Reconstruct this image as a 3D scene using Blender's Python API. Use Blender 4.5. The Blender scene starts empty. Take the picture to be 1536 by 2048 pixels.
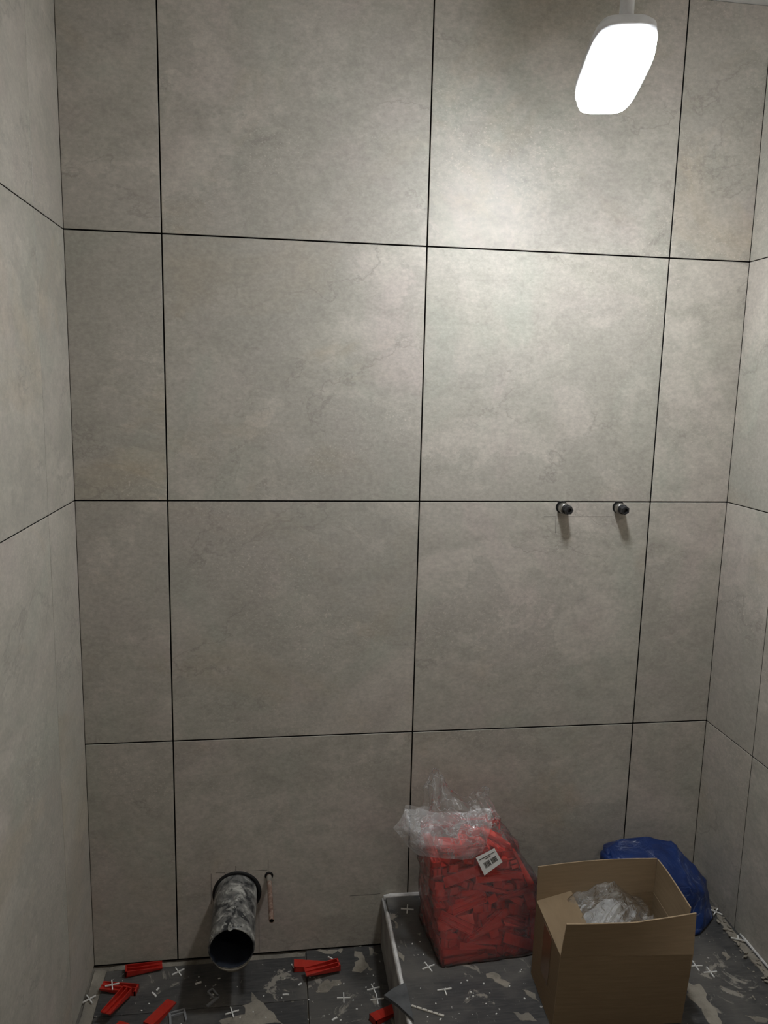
import bpy, bmesh, math, random
import numpy as np
from mathutils import Vector, Matrix, Quaternion, noise

# ---------------------------------------------------------------- camera, world, light settings
sc = bpy.context.scene
C = sc.collection
random.seed(7)

cam_data = bpy.data.cameras.new('camera')
cam = bpy.data.objects.new('camera', cam_data)
C.objects.link(cam)
cam_data.sensor_fit = 'HORIZONTAL'
cam_data.sensor_width = 36.0
cam_data.lens = 1544.85 / 1536 * 36.0
cam_data.clip_start = 0.02
RIGHT = Vector((0.99072, -0.134048, 0.022426))
DOWN = Vector((0.000506, -0.161361, -0.986895))
FWD = Vector((0.13591, 0.977749, -0.159796))
M = Matrix((RIGHT, -DOWN, -FWD)).transposed().to_4x4()
M.translation = Vector((-0.34415, -1.84842, 1.49067))
cam.matrix_world = M
sc.camera = cam

world = bpy.data.worlds.new('world')
sc.world = world
world.use_nodes = True
world.node_tree.nodes['Background'].inputs[0].default_value = (0.9, 0.93, 1.0, 1)
world.node_tree.nodes['Background'].inputs[1].default_value = 0.0     # closed room: no sky reaches it

sc.view_settings.view_transform = 'Standard'
sc.view_settings.look = 'None'
sc.view_settings.exposure = 0.0
sc.view_settings.gamma = 1.0
sc.view_settings.use_curve_mapping = False
sc.cycles.use_denoising = True
sc.cycles.max_bounces = 10
sc.cycles.diffuse_bounces = 5
sc.cycles.use_adaptive_sampling = True
sc.cycles.adaptive_threshold = 0.045
sc.cycles.transparent_max_bounces = 16
sc.cycles.sample_clamp_indirect = 6.0
LAMP_STRENGTH = 180.0
LAMP_COLOR = (0.915, 0.965, 1.0)
FILL_LAMP_STRENGTH = 28.0

# ---------------------------------------------------------------- material helpers
class NT:
    def __init__(self, name):
        self.m = bpy.data.materials.new(name)
        self.m.use_nodes = True
        self.t = self.m.node_tree
        self.t.nodes.clear()
        self.out = self.n('ShaderNodeOutputMaterial')
    def n(self, kind, **kw):
        x = self.t.nodes.new(kind)
        for k, v in kw.items():
            setattr(x, k, v)
        return x
    def put(self, sock, v):
        if v is None:
            return
        if isinstance(v, bpy.types.NodeSocket):
            self.t.links.new(v, sock)
        elif isinstance(v, (tuple, list)) and len(v) == 3 and sock.type == 'RGBA':
            sock.default_value = (*v, 1)
        else:
            sock.default_value = v
    def math(self, op, a, b=None, c=None, clamp=False):
        x = self.n('ShaderNodeMath', operation=op, use_clamp=clamp)
        for i, v in enumerate((a, b, c)):
            if v is not None:
                self.put(x.inputs[i], v)
        return x.outputs[0]
    def coords(self, per_object=False, scale=(1, 1, 1), rot=(0, 0, 0)):
        tc = self.n('ShaderNodeTexCoord')
        mp = self.n('ShaderNodeMapping')
        mp.inputs['Scale'].default_value = scale
        mp.inputs['Rotation'].default_value = rot
        self.put(mp.inputs['Vector'], tc.outputs['Object'])
        if per_object:
            oi = self.n('ShaderNodeObjectInfo')
            c = self.n('ShaderNodeCombineXYZ')
            self.put(c.inputs[0], self.math('MULTIPLY', oi.outputs['Random'], 37.0))
            self.put(c.inputs[1], self.math('MULTIPLY', oi.outputs['Random'], 91.0))
            self.put(c.inputs[2], self.math('MULTIPLY', oi.outputs['Random'], 53.0))
            self.put(mp.inputs['Location'], c.outputs[0])
        return mp.outputs[0]
    def noise(self, vec, scale, detail=4, rough=0.55, dist=0.0, col=False):
        x = self.n('ShaderNodeTexNoise')
        self.put(x.inputs['Vector'], vec)
        self.put(x.inputs['Scale'], scale)
        self.put(x.inputs['Detail'], detail)
        self.put(x.inputs['Roughness'], rough)
        self.put(x.inputs['Distortion'], dist)
        return x.outputs['Color' if col else 'Fac']
    def ramp(self, fac, stops, interp='LINEAR'):
        x = self.n('ShaderNodeValToRGB')
        x.color_ramp.interpolation = interp
        e = x.color_ramp.elements
        while len(e) < len(stops):
            e.new(0.5)
        for k, (p, c) in enumerate(stops):
            e[k].position = p
            if not isinstance(c, (tuple, list)):
                c = (c, c, c)
            e[k].color = (*c, 1)
        self.put(x.inputs[0], fac)
        return x.outputs[0]
    def mix(self, fac, a, b, blend='MIX'):
        x = self.n('ShaderNodeMix', data_type='RGBA', blend_type=blend)
        self.put(x.inputs[0], fac)
        self.put(x.inputs[6], a)
        self.put(x.inputs[7], b)
        return x.outputs[2]
    def bump(self, h, strength=0.2, dist=0.01):
        x = self.n('ShaderNodeBump')
        self.put(x.inputs['Strength'], strength)
        self.put(x.inputs['Distance'], dist)
        self.put(x.inputs['Height'], h)
        return x.outputs[0]
    def pbr(self, color, rough=0.5, metal=0.0, spec=0.5, normal=None, **kw):
        x = self.n('ShaderNodeBsdfPrincipled')
        self.put(x.inputs['Base Color'], color)
        self.put(x.inputs['Roughness'], rough)
        self.put(x.inputs['Metallic'], metal)
        self.put(x.inputs['Specular IOR Level'], spec)
        if normal is not None:
            self.put(x.inputs['Normal'], normal)
        for k, v in kw.items():
            self.put(x.inputs[k.replace('_', ' ')], v)
        return x.outputs[0]
    def done(self, shader):
        self.t.links.new(shader, self.out.inputs[0])
        return self.m

def mat_plain(name, color, rough=0.5, metal=0.0, spec=0.5, var=0.12, scale=30, bump=0.05):
    t = NT(name)
    v = t.coords()
    f = t.noise(v, scale, 5)
    dark = tuple(c * (1 - var) for c in color)
    lite = tuple(min(1, c * (1 + var)) for c in color)
    col = t.ramp(f, [(0.3, dark), (0.7, lite)])
    return t.done(t.pbr(col, rough, metal, spec, t.bump(f, bump, 0.002)))

def mat_tile():
    t = NT('stone_tile')
    v = t.coords(True, (1, 1, 1.35))
    big = t.noise(v, 1.9, 6, 0.62, 0.7)
    col = t.ramp(big, [(0.26, (0.315, 0.305, 0.270)), (0.40, (0.405, 0.380, 0.338)), (0.50, (0.370, 0.352, 0.308)),
                       (0.60, (0.445, 0.415, 0.370)), (0.76, (0.385, 0.350, 0.315))])
    # greenish and pinkish drifts, and warm ochre clouds
    hue = t.noise(t.coords(True, (1.3, 1, 1)), 2.8, 4, 0.6, 0.8)
    col = t.mix(t.ramp(hue, [(0.33, 0.55), (0.47, 0.0)]), col, (0.355, 0.365, 0.315))
    col = t.mix(t.ramp(hue, [(0.53, 0.0), (0.68, 0.55)]), col, (0.425, 0.372, 0.345))
    och = t.ramp(t.noise(v, 1.5, 5, 0.65, 1.0), [(0.55, 0.0), (0.72, 0.6)])
    col = t.mix(och, col, (0.40, 0.335, 0.25))
    # soft mid-size mottling
    mid = t.noise(v, 17, 6, 0.7, 0.3)
    col = t.mix(0.6, col, t.ramp(mid, [(0.3, 0.40), (0.5, 0.5), (0.7, 0.58)]), 'OVERLAY')
    # plates of stone with an edge between a lighter and a darker layer
    lay = t.noise(v, 1.25, 9, 0.62, 0.35)
    plate = t.ramp(lay, [(0.515, 0.0), (0.522, 1.0)])
    col = t.mix(t.math('MULTIPLY', plate, 0.42), col, (0.32, 0.305, 0.27))
    # fine mottling, speckle, and pale worn flecks
    fine = t.noise(v, 85, 6, 0.72)
    col = t.mix(0.62, col, t.ramp(fine, [(0.33, 0.40), (0.5, 0.5), (0.68, 0.62)]), 'OVERLAY')
    fleck = t.math('MULTIPLY', t.ramp(t.noise(v, 150, 4, 0.75), [(0.57, 0.0), (0.66, 1.0)]),
                   t.ramp(t.noise(v, 2.6, 4, 0.6), [(0.48, 0.0), (0.62, 0.75)]))
    col = t.mix(fleck, col, (0.56, 0.52, 0.46))
    # thin cracks
    cr = t.math('ABSOLUTE', t.math('SUBTRACT', t.noise(v, 1.9, 10, 0.6, 0.25), 0.5))
    crack = t.math('MULTIPLY', t.ramp(cr, [(0.0, 1.0), (0.006, 0.0)]), t.ramp(t.noise(v, 3.1, 2), [(0.5, 0.0), (0.58, 1.0)]))
    col = t.mix(t.math('MULTIPLY', crack, 0.48), col, (0.22, 0.2, 0.18))
    h = t.math('ADD', t.math('MULTIPLY', fine, 0.25), t.math('MULTIPLY', plate, 0.5))
    col = t.mix(1.0, col, (1.082, 1.060, 1.048), 'MULTIPLY')
    rough = t.ramp(fine, [(0.3, 0.42), (0.7, 0.56)])
    return t.done(t.pbr(col, rough, 0, 0.34, t.bump(h, 0.14, 0.002)))

def mat_dirty_tile():
    t = NT('dirty_dark_tile')
    v = t.coords(False)
    vs = t.coords(False, (1.0, 9.0, 1.0))
    grain = t.noise(vs, 22, 6, 0.6, 0.4)
    base = t.ramp(grain, [(0.3, (0.033, 0.034, 0.036)), (0.55, (0.056, 0.055, 0.055)), (0.75, (0.088, 0.085, 0.081))])
    haze = t.ramp(t.noise(v, 5.5, 6, 0.65, 0.5), [(0.42, 0.0), (0.7, 0.75)])
    c = t.mix(haze, base, (0.135, 0.124, 0.110))
    smear = t.ramp(t.noise(v, 9.0, 9, 0.68, 0.9), [(0.60, 0.0), (0.635, 0.85)])
    c = t.mix(smear, c, (0.30, 0.275, 0.235))
    spk = t.ramp(t.noise(v, 60, 3, 0.6), [(0.70, 0.0), (0.72, 0.8)])
    c = t.mix(spk, c, (0.42, 0.40, 0.37))
    scr = t.ramp(t.noise(t.coords(False, (5, 1, 1), (0, 0, 0.5)), 30, 4, 0.7), [(0.66, 0.0), (0.70, 0.5)])
    c = t.mix(scr, c, (0.25, 0.24, 0.22))
    h = t.math('ADD', t.math('MULTIPLY', grain, 0.4), smear)
    return t.done(t.pbr(c, t.ramp(haze, [(0, 0.42), (0.8, 0.8)]), 0, 0.4, t.bump(h, 0.35, 0.002)))

def mat_mortar(name='mortar', base=(0.26, 0.235, 0.195)):
    t = NT(name)
    v = t.coords(False)
    a = t.noise(v, 14, 8, 0.7)
    c = t.ramp(a, [(0.3, tuple(x * 0.5 for x in base)), (0.5, base), (0.72, tuple(min(1, x * 1.35) for x in base))])
    g = t.ramp(t.noise(v, 7, 5, 0.6), [(0.5, 0.0), (0.62, 0.6)])
    c = t.mix(g, c, (0.11, 0.107, 0.1))
    return t.done(t.pbr(c, 0.92, 0, 0.2, t.bump(t.noise(v, 40, 6, 0.7), 0.6, 0.006)))

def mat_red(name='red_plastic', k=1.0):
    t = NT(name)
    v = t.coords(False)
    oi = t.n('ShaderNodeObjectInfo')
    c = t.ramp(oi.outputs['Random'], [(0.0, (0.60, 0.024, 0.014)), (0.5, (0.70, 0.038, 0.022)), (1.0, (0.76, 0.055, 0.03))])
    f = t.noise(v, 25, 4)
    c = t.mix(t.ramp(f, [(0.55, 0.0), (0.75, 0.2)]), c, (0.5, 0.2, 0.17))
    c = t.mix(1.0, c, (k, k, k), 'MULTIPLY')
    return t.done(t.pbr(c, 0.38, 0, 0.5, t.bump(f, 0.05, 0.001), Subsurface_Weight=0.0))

def mat_film(name, tint=(0.95, 0.95, 0.95), haze=0.10, rim=0.45, rough=0.12, wr=30, bs=0.5, line=0.12, shine=0.9):
    t = NT(name)
    v = t.coords(False)
    rid = t.math('ABSOLUTE', t.math('SUBTRACT', t.noise(v, wr, 5, 0.55, 0.7), 0.5))
    h = t.math('ADD', t.math('MULTIPLY', rid, 1.6), t.math('MULTIPLY', t.noise(v, wr * 3, 3), 0.25))
    nrm = t.bump(h, bs, 0.008)
    crease = t.ramp(rid, [(0.0, 1.0), (0.02, 0.0)])  # pale highlight lines painted into the film along its creases
    lw = t.n('ShaderNodeLayerWeight')
    lw.inputs['Blend'].default_value = 0.35
    t.put(lw.inputs['Normal'], nrm)
    body = t.n('ShaderNodeBsdfPrincipled')
    t.put(body.inputs['Base Color'], (0.8, 0.8, 0.8))
    t.put(body.inputs['Roughness'], rough)
    t.put(body.inputs['Specular IOR Level'], 0.8)
    t.put(body.inputs['Normal'], nrm)
    tl = t.n('ShaderNodeBsdfTranslucent')
    t.put(tl.inputs[0], (0.8, 0.8, 0.8))
    b2 = t.n('ShaderNodeMixShader')
    t.put(b2.inputs[0], 0.35)
    t.put(b2.inputs[1], body.outputs[0])
    t.put(b2.inputs[2], tl.outputs[0])
    tr = t.n('ShaderNodeBsdfTransparent')
    t.put(tr.inputs[0], tint)
    fac = t.math('ADD', t.math('MULTIPLY', lw.outputs['Facing'], rim), t.math('MULTIPLY_ADD', crease, line, haze), None, True)
    gl = t.n('ShaderNodeBsdfGlossy')
    t.put(gl.inputs['Roughness'], rough)
    t.put(gl.inputs['Normal'], nrm)
    ms = t.n('ShaderNodeMixShader')
    t.put(ms.inputs[0], fac)
    t.put(ms.inputs[1], tr.outputs[0])
    t.put(ms.inputs[2], b2.outputs[0])
    m2 = t.n('ShaderNodeMixShader')
    fr = t.n('ShaderNodeFresnel')
    t.put(fr.inputs['Normal'], nrm)
    fr.inputs['IOR'].default_value = 1.45
    t.put(m2.inputs[0], t.math('MULTIPLY', fr.outputs[0], shine, None, True))
    t.put(m2.inputs[1], ms.outputs[0])
    t.put(m2.inputs[2], gl.outputs[0])
    return t.done(m2.outputs[0])

def mat_pipe():
    t = NT('mortar_stained_grey_pipe')
    v = t.coords(False, (1, 1, 1))
    a = t.noise(v, 30, 6, 0.6, 0.7)
    c = t.ramp(a, [(0.40, (0.028, 0.029, 0.031)), (0.445, (0.10, 0.10, 0.097)), (0.54, (0.19, 0.185, 0.172)), (0.64, (0.42, 0.41, 0.375))])
    s = t.ramp(t.noise(v, 70, 3), [(0.64, 0.0), (0.68, 0.7)])
    c = t.mix(s, c, (0.05, 0.05, 0.05))
    return t.done(t.pbr(c, 0.4, 0, 0.5, t.bump(a, 0.3, 0.002)))

def mat_copper():
    t = NT('dusty_copper')
    v = t.coords(False)
    a = t.noise(v, 90, 5, 0.6)
    c = t.ramp(a, [(0.35, (0.13, 0.075, 0.055)), (0.55, (0.24, 0.155, 0.12)), (0.7, (0.30, 0.26, 0.225))])
    return t.done(t.pbr(c, 0.6, 0.15, 0.4, t.bump(a, 0.3, 0.001)))

def mat_card():
    t = NT('brown_cardboard')
    v = t.coords(False)
    vs = t.coords(False, (1, 1, 14))
    a = t.noise(vs, 16, 5, 0.6)
    c = t.ramp(a, [(0.3, (0.215, 0.152, 0.090)), (0.7, (0.255, 0.185, 0.112))])
    b = t.ramp(t.noise(v, 9, 4), [(0.45, 0.0), (0.7, 0.3)])
    c = t.mix(b, c, (0.20, 0.137, 0.08))
    return t.done(t.pbr(c, 0.75, 0, 0.3, t.bump(a, 0.05, 0.001)))

def mat_blue():
    t = NT('blue_film')
    v = t.coords(False)
    rid = t.math('ABSOLUTE', t.math('SUBTRACT', t.noise(v, 13, 5, 0.55, 1.0), 0.5))
    crease = t.math('MULTIPLY', t.ramp(rid, [(0.0, 1.0), (0.013, 0.0)]), t.ramp(t.noise(v, 9, 2), [(0.42, 0.0), (0.52, 0.6)]))
    c = t.ramp(t.noise(v, 8, 4), [(0.3, (0.005, 0.017, 0.085)), (0.7, (0.010, 0.040, 0.18))])
    c = t.mix(crease, c, (0.22, 0.27, 0.42))
    return t.done(t.pbr(c, 0.36, 0, 0.5, t.bump(t.math('ADD', rid, t.math('MULTIPLY', t.noise(v, 60, 3), 0.1)), 0.6, 0.012)))

def mat_emit(name, color, strength):
    t = NT(name)
    e = t.n('ShaderNodeEmission')
    t.put(e.inputs[0], color)
    t.put(e.inputs[1], strength)
    return t.done(e.outputs[0])

TILE = mat_tile()
JOINT = mat_plain('dark_joint', (0.009, 0.0088, 0.0085), 0.9, 0, 0.2)
PLASTER = mat_plain('painted_plaster', (0.62, 0.60, 0.57), 0.85, 0, 0.2, 0.03)
DIRTY = mat_dirty_tile()
MORTAR = mat_mortar()
SCREED = mat_mortar('floor_screed', (0.20, 0.18, 0.15))
WHITE_TRIM = mat_plain('scuffed_white_plastic', (0.60, 0.585, 0.57), 0.5, 0, 0.4, 0.25, 40)
GREY_SIDE = mat_plain('whitewashed_board', (0.30, 0.29, 0.28), 0.8, 0, 0.2, 0.35, 14)
WHITE = mat_plain('white_spacer_plastic', (0.72, 0.71, 0.68), 0.5, 0, 0.4, 0.06)
CLIP = mat_plain('grey_clip_plastic', (0.22, 0.225, 0.235), 0.35, 0, 0.5, 0.1)
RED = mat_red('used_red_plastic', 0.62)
RED_BRIGHTENED = mat_red('brightened_red_plastic', 1.3)  # bag wedges: red brightened to make up for light lost in the film
PIPE = mat_pipe()
CLOT = mat_plain('pale_grey_mortar', (0.25, 0.245, 0.225), 0.85, 0, 0.2, 0.4, 90, 0.4)
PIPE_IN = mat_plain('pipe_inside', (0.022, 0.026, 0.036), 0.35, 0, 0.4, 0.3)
RUBBER_AND_BORE = mat_plain('black_rubber_and_bore', (0.012, 0.012, 0.013), 0.6, 0, 0.3)
COPPER = mat_copper()
STEEL = mat_plain('dull_chrome', (0.34, 0.33, 0.31), 0.28, 0.9, 0.5, 0.3, 60)
DARK_STEEL = mat_plain('dark_plug', (0.03, 0.03, 0.032), 0.3, 0.3, 0.5, 0.3, 60)
CARD = mat_card()
CARD_EDGE = mat_plain('cardboard_edge', (0.34, 0.25, 0.16), 0.85, 0, 0.2, 0.2, 200)
TAPE = mat_plain('brown_packing_tape', (0.20, 0.12, 0.065), 0.25, 0, 0.5, 0.06, 20)
FILM = mat_film('clear_bag_film', (0.98, 0.965, 0.97), 0.085, 0.25, 0.14, 24, 0.6, 0.07, 1.0)
FILM_NECK = mat_film('cloudy_bag_film', (0.96, 0.955, 0.95), 0.07, 0.34, 0.12, 17, 0.5, 0.5, 0.5)
FILM_FOLD = mat_film('folded_bag_film', (0.94, 0.93, 0.93), 0.22, 0.45, 0.15, 24, 0.8, 0.3, 0.7)
FILM_BOX = mat_film('crinkled_clear_film', (0.93, 0.93, 0.93), 0.07, 0.26, 0.08, 26, 1.0)
INNER_WHITE = mat_plain('pale_contents', (0.36, 0.355, 0.35), 0.5, 0, 0.4, 0.35, 40, 0.4)
BLUE = mat_blue()
PAPER = mat_plain('label_paper', (0.78, 0.77, 0.75), 0.6, 0, 0.3, 0.02)
INK = mat_plain('black_ink', (0.02, 0.02, 0.02), 0.7, 0, 0.3)
PENCIL = mat_plain('pencil_line', (0.10, 0.095, 0.09), 0.9, 0, 0.2)
LAMP = mat_emit('lamp_diffuser', LAMP_COLOR, LAMP_STRENGTH)
FILL_LAMP = mat_emit('fill_lamp_diffuser', (1.0, 0.90, 0.79), FILL_LAMP_STRENGTH)
HOUSING = mat_plain('pale_lamp_housing', (0.75, 0.76, 0.78), 0.4, 0.2, 0.5)
RULE = mat_plain('off_white_strip', (0.55, 0.52, 0.46), 0.55, 0, 0.4, 0.1, 60)

# ---------------------------------------------------------------- mesh helpers
def link(name, bm, mat, parent=None, smooth=False, loc=None):
    me = bpy.data.meshes.new(name)
    bmesh.ops.recalc_face_normals(bm, faces=bm.faces[:])
    bm.to_mesh(me)
    bm.free()
    mats = mat if isinstance(mat, (list, tuple)) else [mat]
    for m in mats:
        me.materials.append(m)
    if smooth:
        for p in me.polygons:
            p.use_smooth = True
    o = bpy.data.objects.new(name, me)
    C.objects.link(o)
    if parent is not None:
        o.parent = parent
    if loc is not None:
        o.location = loc
    return o

def tag(o, label=None, cat=None, group=None, kind=None):
    for k, v in (('label', label), ('category', cat), ('group', group), ('kind', kind)):
        if v:
            o[k] = v
    return o

def empty(name, loc, label, cat, group=None, rz=0.0):
    o = bpy.data.objects.new(name, None)
    o.empty_display_size = 0.05
    C.objects.link(o)
    o.location = loc
    o.rotation_euler = (0, 0, rz)
    return tag(o, label, cat, group)

def add_box(bm, lo, hi, bevel=0.0, mat=None, mi=0):
    lo, hi = Vector(lo), Vector(hi)
    vs = [bm.verts.new((x, y, z)) for x in (lo.x, hi.x) for y in (lo.y, hi.y) for z in (lo.z, hi.z)]
    fs = [bm.faces.new([vs[i] for i in f]) for f in ((0, 1, 3, 2), (4, 6, 7, 5), (0, 4, 5, 1), (2, 3, 7, 6), (0, 2, 6, 4), (1, 5, 7, 3))]
    for f in fs:
        f.material_index = mi
    if bevel:
        ed = list({e for f in fs for e in f.edges})
        bmesh.ops.bevel(bm, geom=ed, offset=bevel, segments=1, affect='EDGES')
        vs = None
    if mat is not None and vs:
        for v in vs:
            v.co = mat @ v.co
    return vs

def add_hexa(bm, bottom, top, mi=0):
    a = [bm.verts.new(p) for p in bottom]
    b = [bm.verts.new(p) for p in top]
    n = len(a)
    fs = [bm.faces.new(a[::-1]), bm.faces.new(b)]
    for i in range(n):
        fs.append(bm.faces.new((a[i], a[(i + 1) % n], b[(i + 1) % n], b[i])))
    for f in fs:
        f.material_index = mi
    return a + b

def add_ring_tube(bm, rings, close_ends=(True, True), loop=False):
    """rings: list of lists of points; consecutive rings are bridged."""
    R = [[bm.verts.new(p) for p in r] for r in rings]
    n = len(R[0])
    pairs = list(zip(R[:-1], R[1:])) + ([(R[-1], R[0])] if loop else [])
    for a, b in pairs:
        for i in range(n):
            bm.faces.new((a[i], a[(i + 1) % n], b[(i + 1) % n], b[i]))
    if not loop:
        if close_ends[0]:
            bm.faces.new(R[0][::-1])
        if close_ends[1]:
            bm.faces.new(R[-1])
    return R

def circle(c, axis, r, n=32, ph=0.0):
    axis = Vector(axis).normalized()
    u = axis.orthogonal().normalized()
    w = axis.cross(u)
    return [Vector(c) + (u * math.cos(ph + 2 * math.pi * i / n) + w * math.sin(ph + 2 * math.pi * i / n)) * r for i in range(n)]

def lathe(bm, p0, axis, prof, n=32, loop=False):
    """prof: (distance along axis, radius) pairs"""
    ax = Vector(axis).normalized()
    add_ring_tube(bm, [circle(Vector(p0) + ax * d, ax, r, n) for d, r in prof], loop=loop)

def boolean_cut(o, cutters):
    """drill holes through o, leaving a plain mesh"""
    mods = []
    for c in cutters:
        m = o.modifiers.new('cut', 'BOOLEAN')
        m.operation = 'DIFFERENCE'
        m.solver = 'EXACT'
        m.object = c
    dg = bpy.context.evaluated_depsgraph_get()
    dg.update()
    me = bpy.data.meshes.new_from_object(o.evaluated_get(dg))
    o.modifiers.clear()
    o.data = me

def drop(objs):
    for c in objs:
        me = c.data
        bpy.data.objects.remove(c)
        bpy.data.meshes.remove(me)

# ---------------------------------------------------------------- the room
XL, XR, ZC = -0.8104, 0.8124, 2.397
YF = -2.75
H1, H2, H3 = 1.8165, 1.215, 0.6135
T, J = 0.6015, 0.0016

def slab_part(name, lo, hi, mat, parent, bevel=0.0007):
    c = (Vector(lo) + Vector(hi)) / 2
    bm = bmesh.new()
    add_box(bm, Vector(lo) - c, Vector(hi) - c, bevel)
    if mat is TILE:      # the cut edges of wall tiles take the dark joint colour, so joints read darker
        bm.normal_update()
        dim = Vector(hi) - Vector(lo)
        ax = 0 if dim.x < dim.y else 1
        for f in bm.faces:
            if abs(f.normal[ax]) < 0.3:
                f.material_index = 1
        mat = [TILE, JOINT]
    return link(name, bm, mat, parent, loc=c)

def shell(name, lo, hi, mat):
    bm = bmesh.new()
    add_box(bm, lo, hi)
    return tag(link(name, bm, mat), kind='structure')

wall_back = shell('wall_back', (XL - 0.15, 0.0085, -0.06), (XR + 0.15, 0.13, ZC + 0.05), JOINT)
wall_left = shell('wall_left', (XL - 0.13, YF, -0.06), (XL - 0.0085, 0.0085, ZC + 0.05), JOINT)
wall_right = shell('wall_right', (XR + 0.0085, YF, -0.06), (XR + 0.13, 0.0085, ZC + 0.05), JOINT)
wall_front = shell('wall_front', (XL - 0.13, YF - 0.12, -0.06), (XR + 0.13, YF, ZC + 0.05), PLASTER)
ceiling = shell('ceiling', (XL - 0.13, YF, ZC), (XR + 0.13, 0.0085, ZC + 0.05), PLASTER)
floor = shell('floor', (XL - 0.13, YF, -0.06), (XR + 0.13, 0.0085, 0.0), SCREED)

# back wall: four columns by four rows of square tiles, cut narrow at both corners
cols = [XL + 0.0006, -T, 0.0, T, XR - 0.0006]
rows = [0.010, H3, H2, H1, ZC - 0.001]
back_tiles = {}
for i in range(4):
    for k in range(4):
        back_tiles[i, k] = slab_part('wall_tile', (cols[i] + (J if i else 0), 0, rows[k] + (J if k else 0)),
                                     (cols[i + 1] - (J if i < 3 else 0), 0.0085, rows[k + 1] - (J if k < 3 else 0)), TILE, wall_back)
ys = [-0.0005, -0.208, -0.8095, -1.411, -2.0125, -2.614, YF + 0.001]
j2 = 0.0011
for i in range(len(ys) - 1):
    for za, zb in ((0.010, H2), (H2, H1), (H1, ZC - 0.001)):
        slab_part('wall_tile', (XL - 0.0085, ys[i + 1] + j2, za + j2), (XL, ys[i] - (j2 if i else 0), zb - j2), TILE, wall_left)
    for za, zb in ((0.010, H3), (H3, H2), (H2, H1), (H1, ZC - 0.001)):
        slab_part('wall_tile', (XR, ys[i + 1] + j2, za + j2), (XR + 0.0085, ys[i] - (j2 if i else 0), zb - j2), TILE, wall_right)

# drilled openings for the waste pipe, the copper pipe and the two water outlets
def cutter(c, r, y0, y1, n=40):
    bm = bmesh.new()
    lathe(bm, (c[0], y0, c[1]), (0, 1, 0), [(0, r), (y1 - y0, r)], n)
    return link('cutter', bm, JOINT)
PX, PZ = -0.4515, 0.187
c1 = cutter((-0.449, 0.1875), 0.0625, -0.02, 0.09, 48)
c2 = cutter((-0.367, 0.232), 0.0112, -0.02, 0.05, 20)
c3 = cutter((0.3655, 1.2015), 0.0158, -0.02, 0.05, 28)
c4 = cutter((0.5165, 1.2015), 0.0158, -0.02, 0.05, 28)
def notch(x):
    bm = bmesh.new()
    add_box(bm, (x - 0.007, -0.02, 1.205), (x + 0.007, 0.05, 1.2155))
    return link('cutter', bm, JOINT)
c5, c6 = notch(0.3645), notch(0.5165)
boolean_cut(back_tiles[1, 0], [c1, c2])
boolean_cut(back_tiles[2, 2 - 1], [c3, c4, c5, c6])
boolean_cut(wall_back, [c1, c2, c3, c4])
drop([c1, c2, c3, c4, c5, c6])

# pencil and cutting marks left on the tiles
def mark(xa, za, xb, zb, w=0.0011, tile=None):
    bm = bmesh.new()
    a, b = Vector((xa, 0, za)), Vector((xb, 0, zb))
    d = (b - a).normalized()
    s = Vector((-d.z, 0, d.x)) * w / 2
    add_hexa(bm, [a - s, b - s, b + s, a + s], [p + Vector((0, -0.0002, 0)) for p in (a - s, b - s, b + s, a + s)])
    o = link('pencil_mark', bm, PENCIL, wall_back)
for m in ((-0.514, 0.248, -0.515, 0.16), (-0.503, 0.249, -0.479, 0.2475), (-0.452, 0.265, -0.452, 0.251), (-0.426, 0.249, -0.371, 0.248),
          (-0.369, 0.276, -0.369, 0.244), (-0.393, 0.153, -0.393, 0.012), (-0.155, 0.158, -0.074, 0.1585), (0.32, 1.177, 0.352, 1.177),
          (0.352, 1.175, 0.353, 1.135), (0.382, 1.177, 0.40, 1.177)):
    mark(*m)
mark(0.40, 1.177, 0.503, 1.1775, 0.0005)

# floor tiles on the screed: dark, mortar-smeared, with open joints
def floor_tile(x0, x1, y0, y1, z=0.008):
    return slab_part('floor_tile', (x0, y0, 0.0003), (x1, y1, z), DIRTY, floor, 0.0012)
floor_tile(-0.776, -0.2735, -0.1665, -0.021)
floor_tile(-0.774, -0.2735, -0.767, -0.1685)
floor_tile(-0.2700, 0.33, -0.600, -0.002, 0.0085)
for k in range(4):
    y1 = -0.7695 - k * 0.601
    y0 = max(y1 - 0.6, YF + 0.002)
    if y1 - y0 > 0.05:
        floor_tile(-0.774, -0.2735, y0, y1)
for k in range(4):
    y1 = -0.602 - k * 0.601
    y0 = max(y1 - 0.6, YF + 0.002)
    floor_tile(-0.2700, 0.33, y0, y1)
    if y1 < -1.2:
        floor_tile(0.333, 0.80, y0, y1)

def patch(name, pts, z, mat, parent, h=0.002, wob=0.004, sub=4, seed=0):
    """a thin raised smear of dried mortar with a ragged edge"""
    P = [Vector((p[0], p[1], 0)) for p in pts]
    edge = []
    for i, p in enumerate(P):
        q = P[(i + 1) % len(P)]
        for s in range(sub):
            e = p.lerp(q, s / sub)
            nz = noise.noise_vector(Vector((e.x * 60, e.y * 60, seed)))
            edge.append(e + Vector((nz.x, nz.y, 0)) * wob)
    c = sum(edge, Vector()) / len(edge)
    bm = bmesh.new()
    lo = [bm.verts.new((e.x, e.y, z)) for e in edge]
    top = []
    for e in edge:
        k = c.lerp(e, 0.93)
        top.append(bm.verts.new((k.x, k.y, z + h * (0.6 + 0.5 * noise.noise(Vector((k.x * 45, k.y * 45, seed + 9)))))))
    n = len(lo)
    for i in range(n):
        bm.faces.new((lo[i], lo[(i + 1) % n], top[(i + 1) % n], top[i]))
    bm.faces.new(top)
    bmesh.ops.triangulate(bm, faces=[f for f in bm.faces if len(f.verts) > 4])
    return link(name, bm, mat, parent)

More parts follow.
